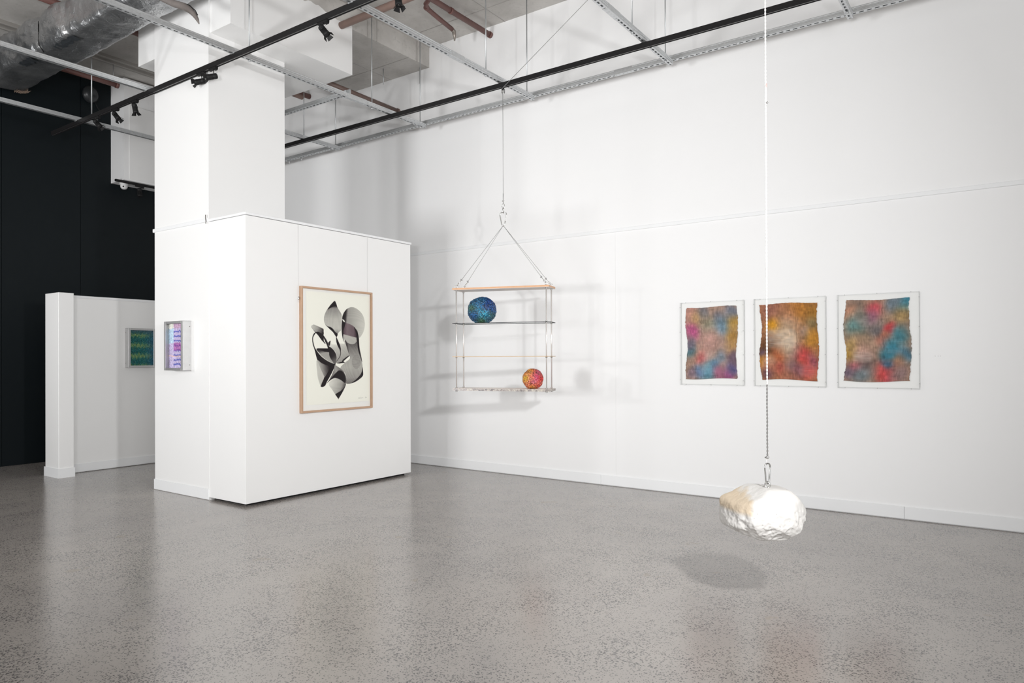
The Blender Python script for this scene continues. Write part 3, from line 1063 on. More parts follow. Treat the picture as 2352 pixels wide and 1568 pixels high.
    shape([(1200, 1350), (1270, 1420), (1370, 1455), (1460, 1440), (1520, 1390), (1550, 1560), (1600, 1750), (1640, 1900), (1665, 2060), (1668, 2260), (1560, 2370), (1440, 2440), (1320, 2475), (1235, 2460), (1240, 2330), (1200, 2190), (1090, 2070), (1200, 1940), (1330, 1830), (1310, 1720), (1260, 1560)],
          [(0, .30), (.2, .50), (.42, .66), (.6, .70), (.85, .60), (1, .42)], ((1400, 1400), (1430, 2470)), moire=.06)
    shape([(1655, 2050), (1670, 2150), (1668, 2268), (1560, 2372), (1440, 2442), (1380, 2450), (1480, 2375), (1590, 2260), (1640, 2160)], val=BK)
    shape([(1205, 1350), (1270, 1430), (1290, 1560), (1312, 1720), (1255, 1540)], val=.2, alpha=.8)
    th = [2 * math.pi * k / 20 for k in range(20)]
    shape([(1500 + 115 * math.cos(a), 1910 + 180 * math.sin(a)) for a in th], val=.54, alpha=.6, moire=.12)
    shape([(1136, 820), (1160, 860), (1218, 905), (1200, 1000), (1168, 1110), (1168, 1190), (1162, 1290), (1200, 1420), (1150, 1310), (1125, 1150), (1122, 980)], val=BK)
    shape([(1440, 1010), (1530, 1140), (1562, 1280), (1572, 1420), (1585, 1570), (1622, 1760), (1650, 1920), (1600, 1780), (1545, 1600), (1525, 1450), (1505, 1330), (1495, 1200)], val=BK)
    shape([(1140, 810), (1185, 835), (1212, 895), (1180, 885), (1150, 850)], val=1.0, sm=False)
    shape([(330, 990), (400, 950), (520, 1000), (650, 1060), (655, 1220), (620, 1225), (540, 1160), (450, 1150), (380, 1070)], [(0, .80), (.5, .62), (.85, .3), (1, .1)], ((330, 1000), (660, 1120)), moire=.1, sm=False)
    shape([(335, 1010), (400, 1090), (450, 1145), (520, 1138), (600, 1175), (660, 1235), (720, 1325), (772, 1430), (802, 1520), (825, 1590), (790, 1670), (768, 1560), (738, 1470), (680, 1350), (662, 1300), (662, 1370), (712, 1445), (690, 1445), (620, 1370), (560, 1290), (500, 1210), (440, 1150)], val=BK, sm=False)
    shape([(655, 1060), (662, 1200), (640, 1230), (625, 1200)], val=BK, sm=False)
    shape([(775, 1418), (834, 1362), (836, 1400), (815, 1510), (790, 1480)], val=BK, sm=False)
    shape([(475, 1150), (420, 1170), (380, 1240), (365, 1330), (375, 1430), (390, 1500), (440, 1600), (462, 1600), (430, 1540), (400, 1430), (385, 1340), (395, 1270), (440, 1190)], val=BK)
    shape([(485, 1570), (780, 1575), (850, 1590), (940, 1650), (985, 1770), (980, 1880), (960, 1960), (890, 1940), (780, 1890), (640, 1790), (540, 1680)], [(0, BK), (.12, .2), (.3, .62), (1, .66)], ((650, 1570), (700, 1950)), moire=.05)
    shape([(480, 1568), (770, 1568), (870, 1600), (830, 1670), (680, 1650), (560, 1610)], val=BK, sm=False)
    shape([(800, 1520), (900, 1595), (960, 1675), (988, 1790), (980, 1900), (955, 1995), (900, 1920), (840, 1830), (805, 1740), (800, 1650)], [(0, BK), (.6, .10), (1, .36)], ((840, 1560), (950, 1880)))
    shape([(380, 1440), (400, 1480), (440, 1560), (520, 1680), (620, 1790), (760, 1890), (890, 1950), (960, 1990), (900, 2130), (820, 2290), (740, 2430), (700, 2520), (630, 2560), (580, 2540), (600, 2480), (660, 2330), (760, 2180), (820, 2060), (720, 2010), (600, 1960), (510, 1890), (475, 1790), (435, 1640)], val=BK)
    shape([(490, 1860), (600, 1940), (720, 1995), (825, 2045), (760, 2190), (670, 2320), (640, 2220), (560, 2030)], [(0, .70), (.4, .5), (.8, .22), (1, BK)], ((560, 2150), (810, 2080)), moire=.06)
    shape([(478, 1880), (500, 1900), (560, 2030), (640, 2220), (672, 2310), (612, 2460), (585, 2530), (545, 2440), (510, 2320), (490, 2150), (475, 1980)], val=.80, moire=.04)
    shape([(945, 1990), (1000, 2020), (1090, 2080), (1180, 2170), (1230, 2280), (1247, 2400), (1230, 2470), (1190, 2450), (1100, 2380), (1000, 2335), (930, 2330), (850, 2370), (740, 2460), (800, 2380), (870, 2250), (920, 2110)], [(0, .30), (.5, .62), (1, .3)], ((1200, 2150), (820, 2350)), moire=.04, sm=False)
    shape([(1060, 2130), (1150, 2170), (1212, 2280), (1225, 2400), (1200, 2455), (1100, 2378), (1000, 2335), (930, 2328), (850, 2370), (735, 2465), (870, 2310), (980, 2190)], val=BK)
    shape([(790, 2490), (850, 2390), (930, 2330), (1000, 2335), (1100, 2380), (1190, 2450), (1232, 2480), (1210, 2560), (1140, 2700), (1040, 2868), (1036, 2868), (960, 2750), (880, 2630)], [(0, .90), (.4, .76), (.8, .62), (1, .3)], ((800, 2480), (1150, 2680)), moire=.05)
    shape([(955, 2750), (1010, 2710), (1100, 2660), (1170, 2590), (1222, 2520), (1140, 2700), (1040, 2868)], val=BK, sm=False)
    for _ in range(2):
        e_ = np.pad(img, 1, mode='edge')
        img = (e_[:-2, 1:-1] + e_[2:, 1:-1] + e_[1:-1, :-2] + e_[1:-1, 2:] + 2 * e_[1:-1, 1:-1]) / 6
    lum = np.clip((img - BK) / (1 - BK), 0, 1)[..., None] ** 1.0
    # interpolate in display space
    pc = np.array((240, 239, 229)) * lum + np.array((36, 31, 33)) * (1 - lum)
    pc = pc + np.array((6, -4, 2)) * tint[..., None] * 2
    # pencil signature
    def stroke(p, val=150):
        for (a, b), (c, d) in zip(p[:-1], p[1:]):
            for t in np.linspace(0, 1, 14):
                uu, vv = a + (c - a) * t, b + (d - b) * t
                j, i = int((uu - u0) / (u1 - u0) * (nu - 1)), int((vv - v0) / (v1 - v0) * (nv - 1))
                pc[i, j] = (val, val, val - 6)
    sx = .80
    sig = [(0, .085), (.006, .098), (.010, .086), (.014, .094), (.022, .087), (.03, .1), (.036, .087), (.046, .092), (.052, .088), (.06, .094), (.075, .089)]
    stroke([(sx + a, b) for a, b in sig])
    stroke([(sx + .09 + a * .5, b) for a, b in sig[4:]], 165)
    P3 = np.stack([np.full(U.shape, xb + .0175), y0 + U * (y1 - y0), z0 + V * (z1 - z0)], -1)
    grid_obj('paper', P3, s2l(np.clip(pc, 0, 255)), nu, nv, attr_mat('ink_on_paper', .75, spec=.2), r)
    MB().box(xf - .008, xf - .0055, y0 + fw, y1 - fw, z0 + fw, z1 - fw).build('glazing', GLASS, r)
    for y in (4.868, 5.872):
        MB().cyl((bx1 + .006, y, z1 - .18), (bx1 + .006, y, 2.952), .0011, 6).build('hanging_wire', plain('clear_nylon', (0.6, 0.6, 0.6), .4), r)
    MB().lathe((bx1 + .008, 4.872, 2.13), [(0, 0), (.008, .002), (.010, .014), (.008, .03), (0, .034)], 10).build('wire_clip', ALU, r)


print_art()


# ------------------------------------------------------------------ textiles in clear boxes
def textile(x0, idx, base, blobs, holes, label, seed):
    x1, z0, z1 = x0 + .689, 1.195, 2.085
    yf, yb = 7.300, YW
    r = empty('framed_textile', ((x0 + x1) / 2, YW - .02, z0), label, 'textile art', 'textiles in clear acrylic boxes')
    MB().box(x0 + .008, x1 - .008, yb - .010, yb - .001, z0 + .008, z1 - .008).build('backing_board', BOARDW, r)
    t = .008
    for n, b in (('side', (x0, x0 + t, yf, yb, z0, z1)), ('side', (x1 - t, x1, yf, yb, z0, z1)), ('rail', (x0 + t, x1 - t, yf, yb, z1 - t, z1)), ('rail', (x0 + t, x1 - t, yf, yb, z0, z0 + t))):
        MB().box(*b).build('acrylic_' + n, ACRYL, r)
    MB().box(x0 + t, x1 - t, yf, yf + .004, z0 + t, z1 - t).build('acrylic_front', GLASS, r)
    pm = MB().cyl((0, -.004, 0), (0, .004, 0), .004, 8).mesh('pin', (0, 0, 0))
    pm.materials.append(plain('pin_grey', (0.45, 0.45, 0.45), .4))
    pins = [(x0 + .004, z0 + .89 * k) for k in (.06, .36, .64, .94)] + [(x1 - .004, z0 + .89 * k) for k in (.06, .36, .64, .94)]
    pins += [(x0 + .689 * k, z1 - .004) for k in (.1, .5, .9)] + [(x0 + .689 * k, z0 + .004) for k in (.1, .5, .9)]
    for (px_, pz_) in pins:
        o = bpy.data.objects.new('pin', pm)
        COL.objects.link(o)
        o.parent = r
        o.location = Vector((px_, yf - .001, pz_)) - ORIG[r]
    nu, nv = 190, 260
    W0, W1 = x0 + .065, x0 + .065 + .545
    H0, H1 = 1.262, 2.028
    U, V = np.meshgrid(np.linspace(0, 1, nu), np.linspace(0, 1, nv))   # V from top
    wu = U + .05 * (vnoise(U, V, 7, seed + 3) - .5)
    wv = V + .05 * (vnoise(U, V, 6, seed + 4) - .5)
    c = np.ones((nv, nu, 3)) * np.array(base, float)
    for (bu, bv, br, colr) in blobs:
        d2 = ((wu - bu) / br) ** 2 + ((wv - bv) / (br * .78)) ** 2
        w = np.exp(-d2 ** 1.25 * .85)[..., None] * .93
        c = c * (1 - w) + np.array(colr, float) * w
    c = (c * .76 + np.array(base, float) * .24) * .97
    c *= (0.93 + .14 * vnoise(U, V, 24, seed))[..., None]
    c *= (0.90 + .20 * vnoise(U, V * .35, 70, seed + 1))[..., None]
    c *= (0.93 + .14 * vnoise(U * .3, V, 50, seed + 2))[..., None]
    # open weave: staggered eyelets, showing the white ground where the weave is loose
    fu, fv = 62, 100
    row = np.floor(V * fv)
    cu = (U * fu + .5 * (row % 2)) % 1 - .5
    cv = (V * fv) % 1 - .5
    eye = np.clip(1 - (np.abs(cu) * 2.0 + np.abs(cv) * 2.2) * 1.15, 0, 1)
    loose = np.zeros(U.shape)
    for (u0, u1, v0, v1, st) in holes:
        m = (1 / (1 + np.exp(-(U - u0) * 60))) * (1 / (1 + np.exp((U - u1) * 60))) * (1 / (1 + np.exp(-(V - v0) * 60))) * (1 / (1 + np.exp((V - v1) * 60)))
        loose = np.maximum(loose, m * st)
    white = np.array((238, 236, 230.))
    k = np.clip(eye * 2.2 * loose, 0, 1)[..., None]
    c = c * (1 - k) + white * k
    c *= (1 - .22 * np.clip(eye * 1.4, 0, 1) * (1 - loose))[..., None]
    # vertical fold line
    for fl, a in ((.59 if idx == 2 else (.31 if idx == 0 else .63), .20), (.8, .06)):
        c *= (1 - a * np.exp(-((U - fl) / .004) ** 2))[..., None]
    # wavering outline
    ex0 = .012 * np.sin(V * 9 + seed) + .010 * (vnoise(V, V, 40, seed + 7) - .5)
    ex1 = .010 * np.sin(V * 7 + seed * 2) + .012 * (vnoise(V, V, 36, seed + 8) - .5)
    ez0 = .010 * np.sin(U * 6 + seed) + .006 * (vnoise(U, U, 30, seed + 9) - .5)
    ez1 = .014 * np.sin(U * 5 + 1 + seed)
    X = W0 + (W1 - W0) * U + ex0 * (1 - U) + ex1 * U
    Z = H1 - (H1 - H0) * V + (ez0 * (1 - V) + ez1 * V) * .6
    Y = YW - .018 + .003 * np.sin(U * 11 + seed) * np.cos(V * 8) - .0012 * eye
    grid_obj('cloth', np.stack([X, Y, Z], -1), s2l(np.clip(c, 0, 255)), nu, nv, attr_mat('woven_cloth_%d' % idx, .85, bump=.2, spec=.2), r, thick=.003)
    return r


B1 = [(.12, .1, .2, (190, 132, 122)), (.33, .07, .12, (100, 108, 122)), (.65, .13, .1, (108, 105, 118)), (.92, .08, .13, (92, 110, 135)), (.2, .16, .12, (184, 145, 92)), (.13, .34, .14, (190, 70, 138)), (.45, .25, .16, (138, 140, 115)), (.72, .27, .17, (80, 130, 162)), (.95, .25, .13, (176, 138, 50)), (.93, .42, .13, (164, 120, 25)), (.93, .55, .12, (180, 135, 60)), (.05, .58, .11, (45, 110, 128)), (.06, .5, .1, (95, 95, 120)), (.45, .5, .2, (184, 138, 128)), (.3, .72, .12, (200, 88, 88)), (.7, .7, .11, (100, 125, 148)), (.45, .9, .17, (45, 138, 176)), (.57, .8, .09, (65, 130, 175)), (.25, .9, .11, (70, 112, 165)), (.65, .92, .12, (152, 78, 118)), (.85, .95, .11, (165, 72, 140)), (.93, .85, .12, (42, 48, 118)), (.95, .72, .13, (80, 62, 88)), (.12, .92, .1, (125, 108, 128))]
B2 = [(.2, .1, .2, (150, 98, 90)), (.7, .1, .2, (186, 122, 45)), (.95, .15, .16, (152, 108, 35)), (.45, .2, .2, (172, 118, 85)), (.42, .40, .26, (192, 170, 140)), (.2, .28, .11, (232, 165, 30)), (.9, .3, .12, (125, 122, 88)), (.78, .4, .1, (135, 120, 128)), (.9, .45, .15, (198, 140, 45)), (.1, .58, .17, (78, 50, 30)), (.25, .62, .12, (85, 58, 38)), (.05, .66, .07, (78, 72, 112)), (.05, .75, .09, (210, 140, 40)), (.35, .68, .12, (186, 92, 55)), (.6, .65, .12, (112, 68, 82)), (.75, .68, .13, (205, 52, 62)), (.82, .86, .17, (214, 62, 72)), (.55, .8, .1, (112, 80, 90)), (.62, .9, .12, (98, 58, 88)), (.15, .78, .11, (222, 175, 150)), (.15, .87, .1, (184, 122, 100)), (.1, .93, .1, (92, 66, 88)), (.35, .86, .12, (165, 72, 68)), (.5, .98, .15, (168, 108, 90)), (.92, .75, .09, (140, 65, 90)), (.5, .56, .16, (205, 190, 168))]
B3 = [(.95, .04, .16, (30, 145, 188)), (.75, .05, .13, (95, 125, 148)), (.15, .08, .15, (110, 100, 95)), (.45, .1, .11, (226, 60, 80)), (.42, .2, .12, (150, 82, 118)), (.1, .17, .13, (205, 142, 112)), (.2, .33, .16, (70, 138, 145)), (.27, .2, .12, (105, 112, 108)), (.5, .38, .16, (98, 102, 112)), (.76, .33, .07, (232, 45, 60)), (.69, .37, .075, (232, 45, 60)), (.63, .44, .07, (214, 110, 80)), (.57, .53, .10, (222, 98, 72)), (.9, .3, .12, (125, 112, 122)), (.85, .45, .13, (35, 120, 145)), (.7, .58, .15, (40, 138, 170)), (.7, .7, .17, (5, 108, 145)), (.9, .7, .13, (38, 112, 152)), (.3, .5, .15, (148, 126, 102)), (.1, .6, .14, (184, 155, 75)), (.05, .68, .08, (162, 128, 40)), (.9, .22, .15, (172, 145, 90)), (.25, .65, .16, (204, 160, 148)), (.8, .8, .13, (196, 138, 100)), (.3, .8, .16, (86, 66, 68)), (.15, .83, .09, (200, 80, 95)), (.6, .88, .14, (226, 50, 58)), (.7, .97, .09, (224, 62, 78)), (.25, .92, .15, (98, 125, 140)), (.85, .92, .15, (135, 112, 118)), (.05, .9, .1, (98, 88, 115)), (.65, .8, .08, (48, 102, 140))]
textile(-2.931, 0, (168, 138, 122), B1, [(.35, .55, .62, .72, .55), (.32, .5, .78, .92, .5), (.05, .25, .05, .2, .2), (.75, .85, .7, .88, .25)], 'dusty pink and blue stained textile in a clear box, nearest the hanging shelf', 3)
textile(-2.142, 1, (165, 112, 80), B2, [(.1, .62, .33, .58, .75), (.35, .75, .18, .34, .35), (.7, .85, .3, .42, .45), (.4, .62, .7, .9, .4), (.68, .98, .78, .95, .45), (.7, .98, .64, .72, .3)], 'ochre and rust stained textile in a clear box, behind the hanging rope', 5)
textile(-1.352, 2, (165, 134, 114), B3, [(.1, .42, .64, .76, .75), (.16, .38, .2, .3, .6), (.42, .62, .24, .29, .5), (.62, .86, .6, .67, .55), (.78, .9, .5, .64, .4), (.2, .5, .78, .93, .3), (.42, .7, .84, .9, .3), (.28, .52, .09, .13, .35)], 'blue and coral stained textile in a clear box, farthest right of the three', 8)


# ------------------------------------------------------------------ aluminium boxes with knitted panels
def knit_box(label, face, A0, A1, Z0, Z1, wall, depth, fn, seed):
    """face 'front': faces -Y, A along X. face 'side': faces +X, A along Y"""
    def pt(a, d, z):
        return (a, wall - d, z) if face == 'front' else (wall + d, a, z)

    def bx(m, a0, a1, d0, d1, z0, z1):
        p, q = pt(a0, d0, z0), pt(a1, d1, z1)
        return m.bbox(min(p[0], q[0]), max(p[0], q[0]), min(p[1], q[1]), max(p[1], q[1]), z0, z1, .0015)
    r = empty('knitted_panel_box', pt((A0 + A1) / 2, depth / 2, Z0), label, 'wall art', 'aluminium boxes with knitted panels')
    fw, t = .027, .004
    bx(MB(), A0, A0 + t, 0, depth, Z0, Z1).build('case_side', ALU, r)
    bx(MB(), A1 - t, A1, 0, depth, Z0, Z1).build('case_side', ALU, r)
    bx(MB(), A0, A1, 0, depth, Z1 - t, Z1).build('case_top', ALU, r)
    bx(MB(), A0, A1, 0, depth, Z0, Z0 + t).build('case_bottom', ALU, r)
    for a, b, c, d in ((A0, A0 + fw, Z0, Z1), (A1 - fw, A1, Z0, Z1), (A0 + fw, A1 - fw, Z1 - fw, Z1), (A0 + fw, A1 - fw, Z0, Z0 + fw)):
        bx(MB(), a, b, depth - .006, depth + .002, c, d).build('front_bar', ALU, r)
    for zz in (Z0 + .06, Z1 - .06):
        s = A1 if face == 'front' else A0
        p = Vector(pt(s, .02, zz))
        ax = Vector((1, 0, 0)) if face == 'front' else Vector((0, -1, 0))
        MB().lathe(p, [(0, 0), (.005, 0), (.005, .002), (0, .002)], 10, ax).build('screw', PIND, r)
    bx(MB(), A0 + t, A1 - t, depth - .010, depth - .007, Z0 + t, Z1 - t).build('glazing', GLASS, r)
    nu, nv = 170, 250
    U, V = np.meshgrid(np.linspace(0, 1, nu), np.linspace(0, 1, nv))
    c = fn(U, V)
    rel = .003 * np.abs(np.sin(U * 110)) * np.abs(np.sin(V * 150 + 2 * np.abs(np.sin(U * 110)))) + .002 * vnoise(U, V, 60, seed)
    A = A0 + t + (A1 - A0 - 2 * t) * U
    Z = Z1 - t - (Z1 - Z0 - 2 * t) * V
    D = depth - .05 + rel
    P3 = np.stack([A, wall - D, Z], -1) if face == 'front' else np.stack([wall + D, A, Z], -1)
    grid_obj('knitted_panel', P3, s2l(np.clip(c, 0, 255)), nu, nv, attr_mat('knit_%d' % seed, .8, bump=.3, bscale=400, spec=.2), r, thick=.004)


def green_knit(U, V):
    zig = .05 * (np.abs(((U * 7) % 1) - .5) * 2 - .5)
    v = V + zig + .05 * (vnoise(U, V, 9, 31) - .5)
    nz = rng.random(U.shape)
    deep, blue, lime, pale = [np.array(x, float) for x in ((25, 98, 98), (50, 105, 140), (150, 170, 95), (175, 190, 190))]
    band = .5 + .5 * np.cos((v - .44) * 2 * math.pi / .27)
    k = np.clip(band ** 2 * (.35 + .7 * vnoise(U, V, 45, 33)), 0, 1)[..., None]
    c = deep * (1 - k) + lime * k
    k2 = np.clip((U - .62) * 2.2, 0, .8)[..., None]
    c = c * (1 - k2) + blue * k2
    k3 = np.clip(1 - V * 6, 0, .7)[..., None]
    c = c * (1 - k3) + np.array((95, 115, 130.)) * k3
    sp = (nz > .86)[..., None]
    c = np.where(sp, c * .45 + pale * .55, c)
    c *= (.72 + .5 * vnoise(U, V, 70, 5))[..., None]
    return c


def purple_knit(U, V):
    zig = .012 * (np.abs(((U * 8) % 1) - .5) * 2 - .5)
    v = V + zig + .03 * (vnoise(U, V, 14, 35) - .5)
    lil, blu, pnk, mag, pale, sky = [np.array(x, float) for x in ((200, 188, 222), (92, 98, 182), (206, 168, 196), (166, 72, 150), (236, 236, 226), (190, 216, 236))]
    c = np.ones(U.shape + (3,)) * lil
    k = np.clip(1.3 * np.cos((v - .2) * 2 * math.pi / .098) - .1, 0, 1) * (v > .13) * (v < .9) * (U > .30)
    c = c * (1 - k[..., None] * .85) + blu * k[..., None] * .85
    m = ((v > .44) & (v < .60) & (U > .30)) * (.45 + .3 * vnoise(U, V, 50, 3))
    c = c * (1 - m[..., None]) + mag * m[..., None]
    m = ((v < .13) & (U > .30))[..., None] * .85
    c = c * (1 - m) + pnk * m
    m = ((U < .30) & (v < .14))[..., None] * .95
    c = c * (1 - m) + pale * m
    m = ((U < .30) & (v >= .14) & (v < .45))[..., None] * .95
    c = c * (1 - m) + sky * m
    m = ((v > .70) & (v < .72))[..., None] * .7
    c = c * (1 - m) + np.array((250, 205, 180.)) * m
    c *= (.80 + .34 * vnoise(U, V, 70, 9))[..., None]
    return c


knit_box('aluminium box with a green and blue knitted panel on the low partition', 'side', 4.862, 5.235, 1.375, 1.92, -10.02, .098, green_knit, 21)
knit_box('aluminium box with a lilac and blue knitted panel on the column', 'front', -7.628, -7.262, 1.368, 1.905, 4.225, .103, purple_knit, 22)

# ------------------------------------------------------------------ hanging shelf
SC = Vector((-4.66, 6.419, 0))
ang = math.radians(17.5)
ux, uy = Vector((math.cos(ang), math.sin(ang), 0)), Vector((-math.sin(ang), math.cos(ang), 0))


def S(a, b, z):
    return SC + ux * a + uy * b + Vector((0, 0, z))


def obox(m, a0, a1, b0, b1, z0, z1):
    vs = [S(a, b, z) for z in (z0, z1) for b in (b0, b1) for a in (a0, a1)]
    return m.add(vs, [(0, 2, 3, 1), (4, 5, 7, 6), (0, 1, 5, 4), (2, 6, 7, 3), (0, 4, 6, 2), (1, 3, 7, 5)])


def resin_mat():
    m, nt, p = new_mat('marbled_resin')
    tc = N(nt, 'ShaderNodeTexCoord')
    n1 = N(nt, 'ShaderNodeTexNoise')
    n1.inputs['Scale'].default_value = 26
    n1.inputs['Detail'].default_value = 8
    n1.inputs['Roughness'].default_value = .75
    n1.inputs['Distortion'].default_value = 1.0
    nt.links.new(tc.outputs['Object'], n1.inputs['Vector'])
    r = N(nt, 'ShaderNodeValToRGB')
    e = r.color_ramp.elements
    e[0].position, e[0].color = .36, (0.035, 0.035, 0.045, 1)
    e[1].position, e[1].color = .62, (0.62, 0.58, 0.50, 1)
    x = e.new(.47)
    x.color = (0.30, 0.26, 0.25, 1)
    nt.links.new(n1.outputs['Fac'], r.inputs[0])
    nt.links.new(r.outputs[0], p.inputs['Base Color'])
    p.inputs['Roughness'].default_value = .25
    return m


RESIN = resin_mat()
hs = empty('hanging_shelf', (SC.x, SC.y, 1.13), 'four tier shelf with timber top hanging from a carabiner on wires', 'shelf')
LH, DH = .567, .140
zt, z2, z3, z4 = 2.262, 1.884, 1.508, 1.150
obox(MB(), -LH, LH, -DH, DH, zt + .003, zt + .022).build('top_board', PLYW, hs)
obox(MB(), -LH + .002, LH - .002, -DH + .002, DH - .002, zt, zt + .003).build('top_board_underside', PLYU, hs)
gsh = obox(MB(), -LH + .004, LH - .004, -DH + .004, DH - .004, z2 - .003, z2 + .003).build('glass_shelf', clear_mat('pale_glass_sheet', (0.93, 0.94, 0.935), .05), hs)
gsh['label'] = 'thin clear glass shelf with dark edge'
for e_ in ((-LH, LH, -DH, -DH + .004), (-LH, LH, DH - .004, DH), (-LH, -LH + .004, -DH + .004, DH - .004), (LH - .004, LH, -DH + .004, DH - .004)):
    obox(MB(), *e_, z2 - .003, z2 + .003).build('glass_edge', DGLASS, gsh)
obox(MB(), -LH, LH, -DH, DH, z3 - .0035, z3 + .0035).build('tan_shelf', BRASS, hs)['label'] = 'thin tan shelf'
obox(MB(), -LH, LH, -DH, DH, z4 - .026, z4 - .002).build('marbled_shelf', RESIN, hs)['label'] = 'marbled bottom shelf'
obox(MB(), -LH + .003, LH - .003, -DH + .003, DH - .003, z4 - .002, z4).build('shelf_surface', PLYU, hs)
apex = S(0, 0, 2.985)
for a in (-LH + .038, LH - .038):
    for b in (-DH + .03, DH - .03):
        MB().cyl(S(a, b, z4 - .04), S(a, b, zt + .01), .0075, 10).build('rod', TUBE, hs)
        for zz in (zt - .012, z2 - .016, z2 + .004, z3 - .016, z4 + .001, z4 - .038):
            MB().cyl(S(a, b, zz), S(a, b, zz + .011), .0125, 6).build('nut', STEEL, hs)
        ey = S(a, b, zt + .040)
        MB().tube(torus_pts(ey, .016, uy, 18), .0035, 8, closed=True).cyl(S(a, b, zt + .02), S(a, b, zt + .026), .009, 10).build('eye_bolt', STEEL, hs)
        d = (apex - ey).normalized()
        side = d.cross(uy).normalized()
        # two chain links, ferrule and wire
        lk = MB()
        lk.tube(torus_pts(ey + d * .030, .0075, side, 14, .0), .0022, 6, closed=True)
        for kk, axk in ((.032, uy), (.066, side)):
            c0 = ey + d * kk
            e = d.cross(axk).normalized()
            lk.tube([c0 + d * (.021 * math.cos(t)) + e * (.008 * math.sin(t)) for t in np.linspace(0, 2 * math.pi, 16, endpoint=False)], .0024, 6, closed=True)
        lk.build('chain_link', STEEL, hs)
        fr = ey + d * .098
        MB().cyl(fr - d * .010, fr + d * .010, .0055, 8).cyl(fr - side * .014, fr + side * .014, .004, 8).build('wire_clamp', RUB, hs)
        MB().cyl(ey + d * .085, apex, .0022, 6).build('wire', RUB, hs)
# carabiner and swivel at the apex; its plane faces the room
cd = ux
zc0 = 2.98
pts = [(0, 0), (.012, .006), (.020, .03), (.036, .11), (.038, .13), (.028, .148), (0, .154), (-.028, .148), (-.038, .13), (-.036, .11), (-.020, .03), (-.012, .006)]
MB().tube([SC + cd * a + Vector((0, 0, zc0 + b)) for a, b in cspline(pts)], .0058, 10, closed=True).build('carabiner', STEEL, hs)
MB().cyl(SC + cd * .022 + Vector((0, 0, zc0 + .03)), SC + cd * .0255 + Vector((0, 0, zc0 + .055)), .0075, 8).build('carabiner_sleeve', STEEL, hs)
MB().tube(torus_pts(SC + Vector((0, 0, zc0 + .175)), .013, ux, 16, .03), .006, 8, closed=True).build('swivel', STEEL, hs)
MB().tube(torus_pts(SC + Vector((0, 0, zc0 + .225)), .016, uy, 16, .026), .004, 8, closed=True).build('shackle', STEEL, hs)

PUL = Vector((-4.64, 6.392, 4.49))
pl = empty('pulley', PUL, 'small grey twin cheek pulley under the track above the shelf', 'pulley')
pa = Vector((math.cos(.5), math.sin(.5), 0))
for s in (-1, 1):
    MB().lathe(PUL + pa * (s * .013), [(0, 0), (.022, 0), (.027, .004), (.022, .009), (0, .009)], 18, pa).build('cheek', plain('grey_cast_metal', (0.22, 0.22, 0.215), .45, .6), pl)
MB().lathe(PUL - pa * .008, [(.0, 0), (.018, 0), (.014, .007), (.018, .015), (0, .015)], 18, pa).build('wheel', STEEL, pl)
MB().box(PUL.x - .012, PUL.x + .012, PUL.y - .012, PUL.y + .012, PUL.z + .02, 4.54).build('mount', BLACKM, pl)
cb = empty('suspension_cable', (SC.x, SC.y, 3.24), 'thin steel cable from the pulley down to the hanging shelf', 'cable')
MB().cyl((SC.x, SC.y, 3.23), (SC.x, SC.y, 4.48), .0028, 8).build('cable_drop', RUB, cb)
MB().cyl((SC.x, SC.y, 3.24), (SC.x, SC.y, 3.345), .0045, 8).build('cable_loop', RUB, cb)
MB().cyl((SC.x - .012, SC.y, 3.262), (SC.x + .014, SC.y, 3.266), .006, 8).build('wire_clamp', STEEL, cb)
cb2 = MB().cyl((-4.632, 6.355, 4.50), (-2.4, 6.32, 5.83), .0028, 8).build('stay_cable', RUB)
tag(cb2, 'thin steel cable slanting from the pulley up to the ceiling', 'cable')


# ------------------------------------------------------------------ the two crusted balls
def ico(sub):
    import bmesh
    bm = bmesh.new()
    bmesh.ops.create_icosphere(bm, subdivisions=sub, radius=1.0)
    vs = [v.co.copy() for v in bm.verts]
    fs = [tuple(v.index for v in f.verts) for f in bm.faces]
    bm.free()
    return vs, fs


def colored_mesh(name, vs, fs, cols, mat, loc, smooth=True):
    me = bpy.data.meshes.new(name)
    me.from_pydata([tuple(v) for v in vs], [], fs)
    me.polygons.foreach_set('use_smooth', [smooth] * len(fs))
    ca = me.color_attributes.new('Col', 'FLOAT_COLOR', 'POINT')
    ca.data.foreach_set('color', np.concatenate([np.asarray(cols), np.ones((len(vs), 1))], 1).astype(np.float32).ravel())
    me.materials.append(mat)
    me.update()
    o = bpy.data.objects.new(name, me)
    COL.objects.link(o)
    o.location = loc
    ORIG[o] = Vector(loc)
    return o


FW = Vector((-math.sin(yaw), math.cos(yaw), 0))
RT = Vector((math.cos(yaw), math.sin(yaw), 0))
VS6, FS6 = ico(6)


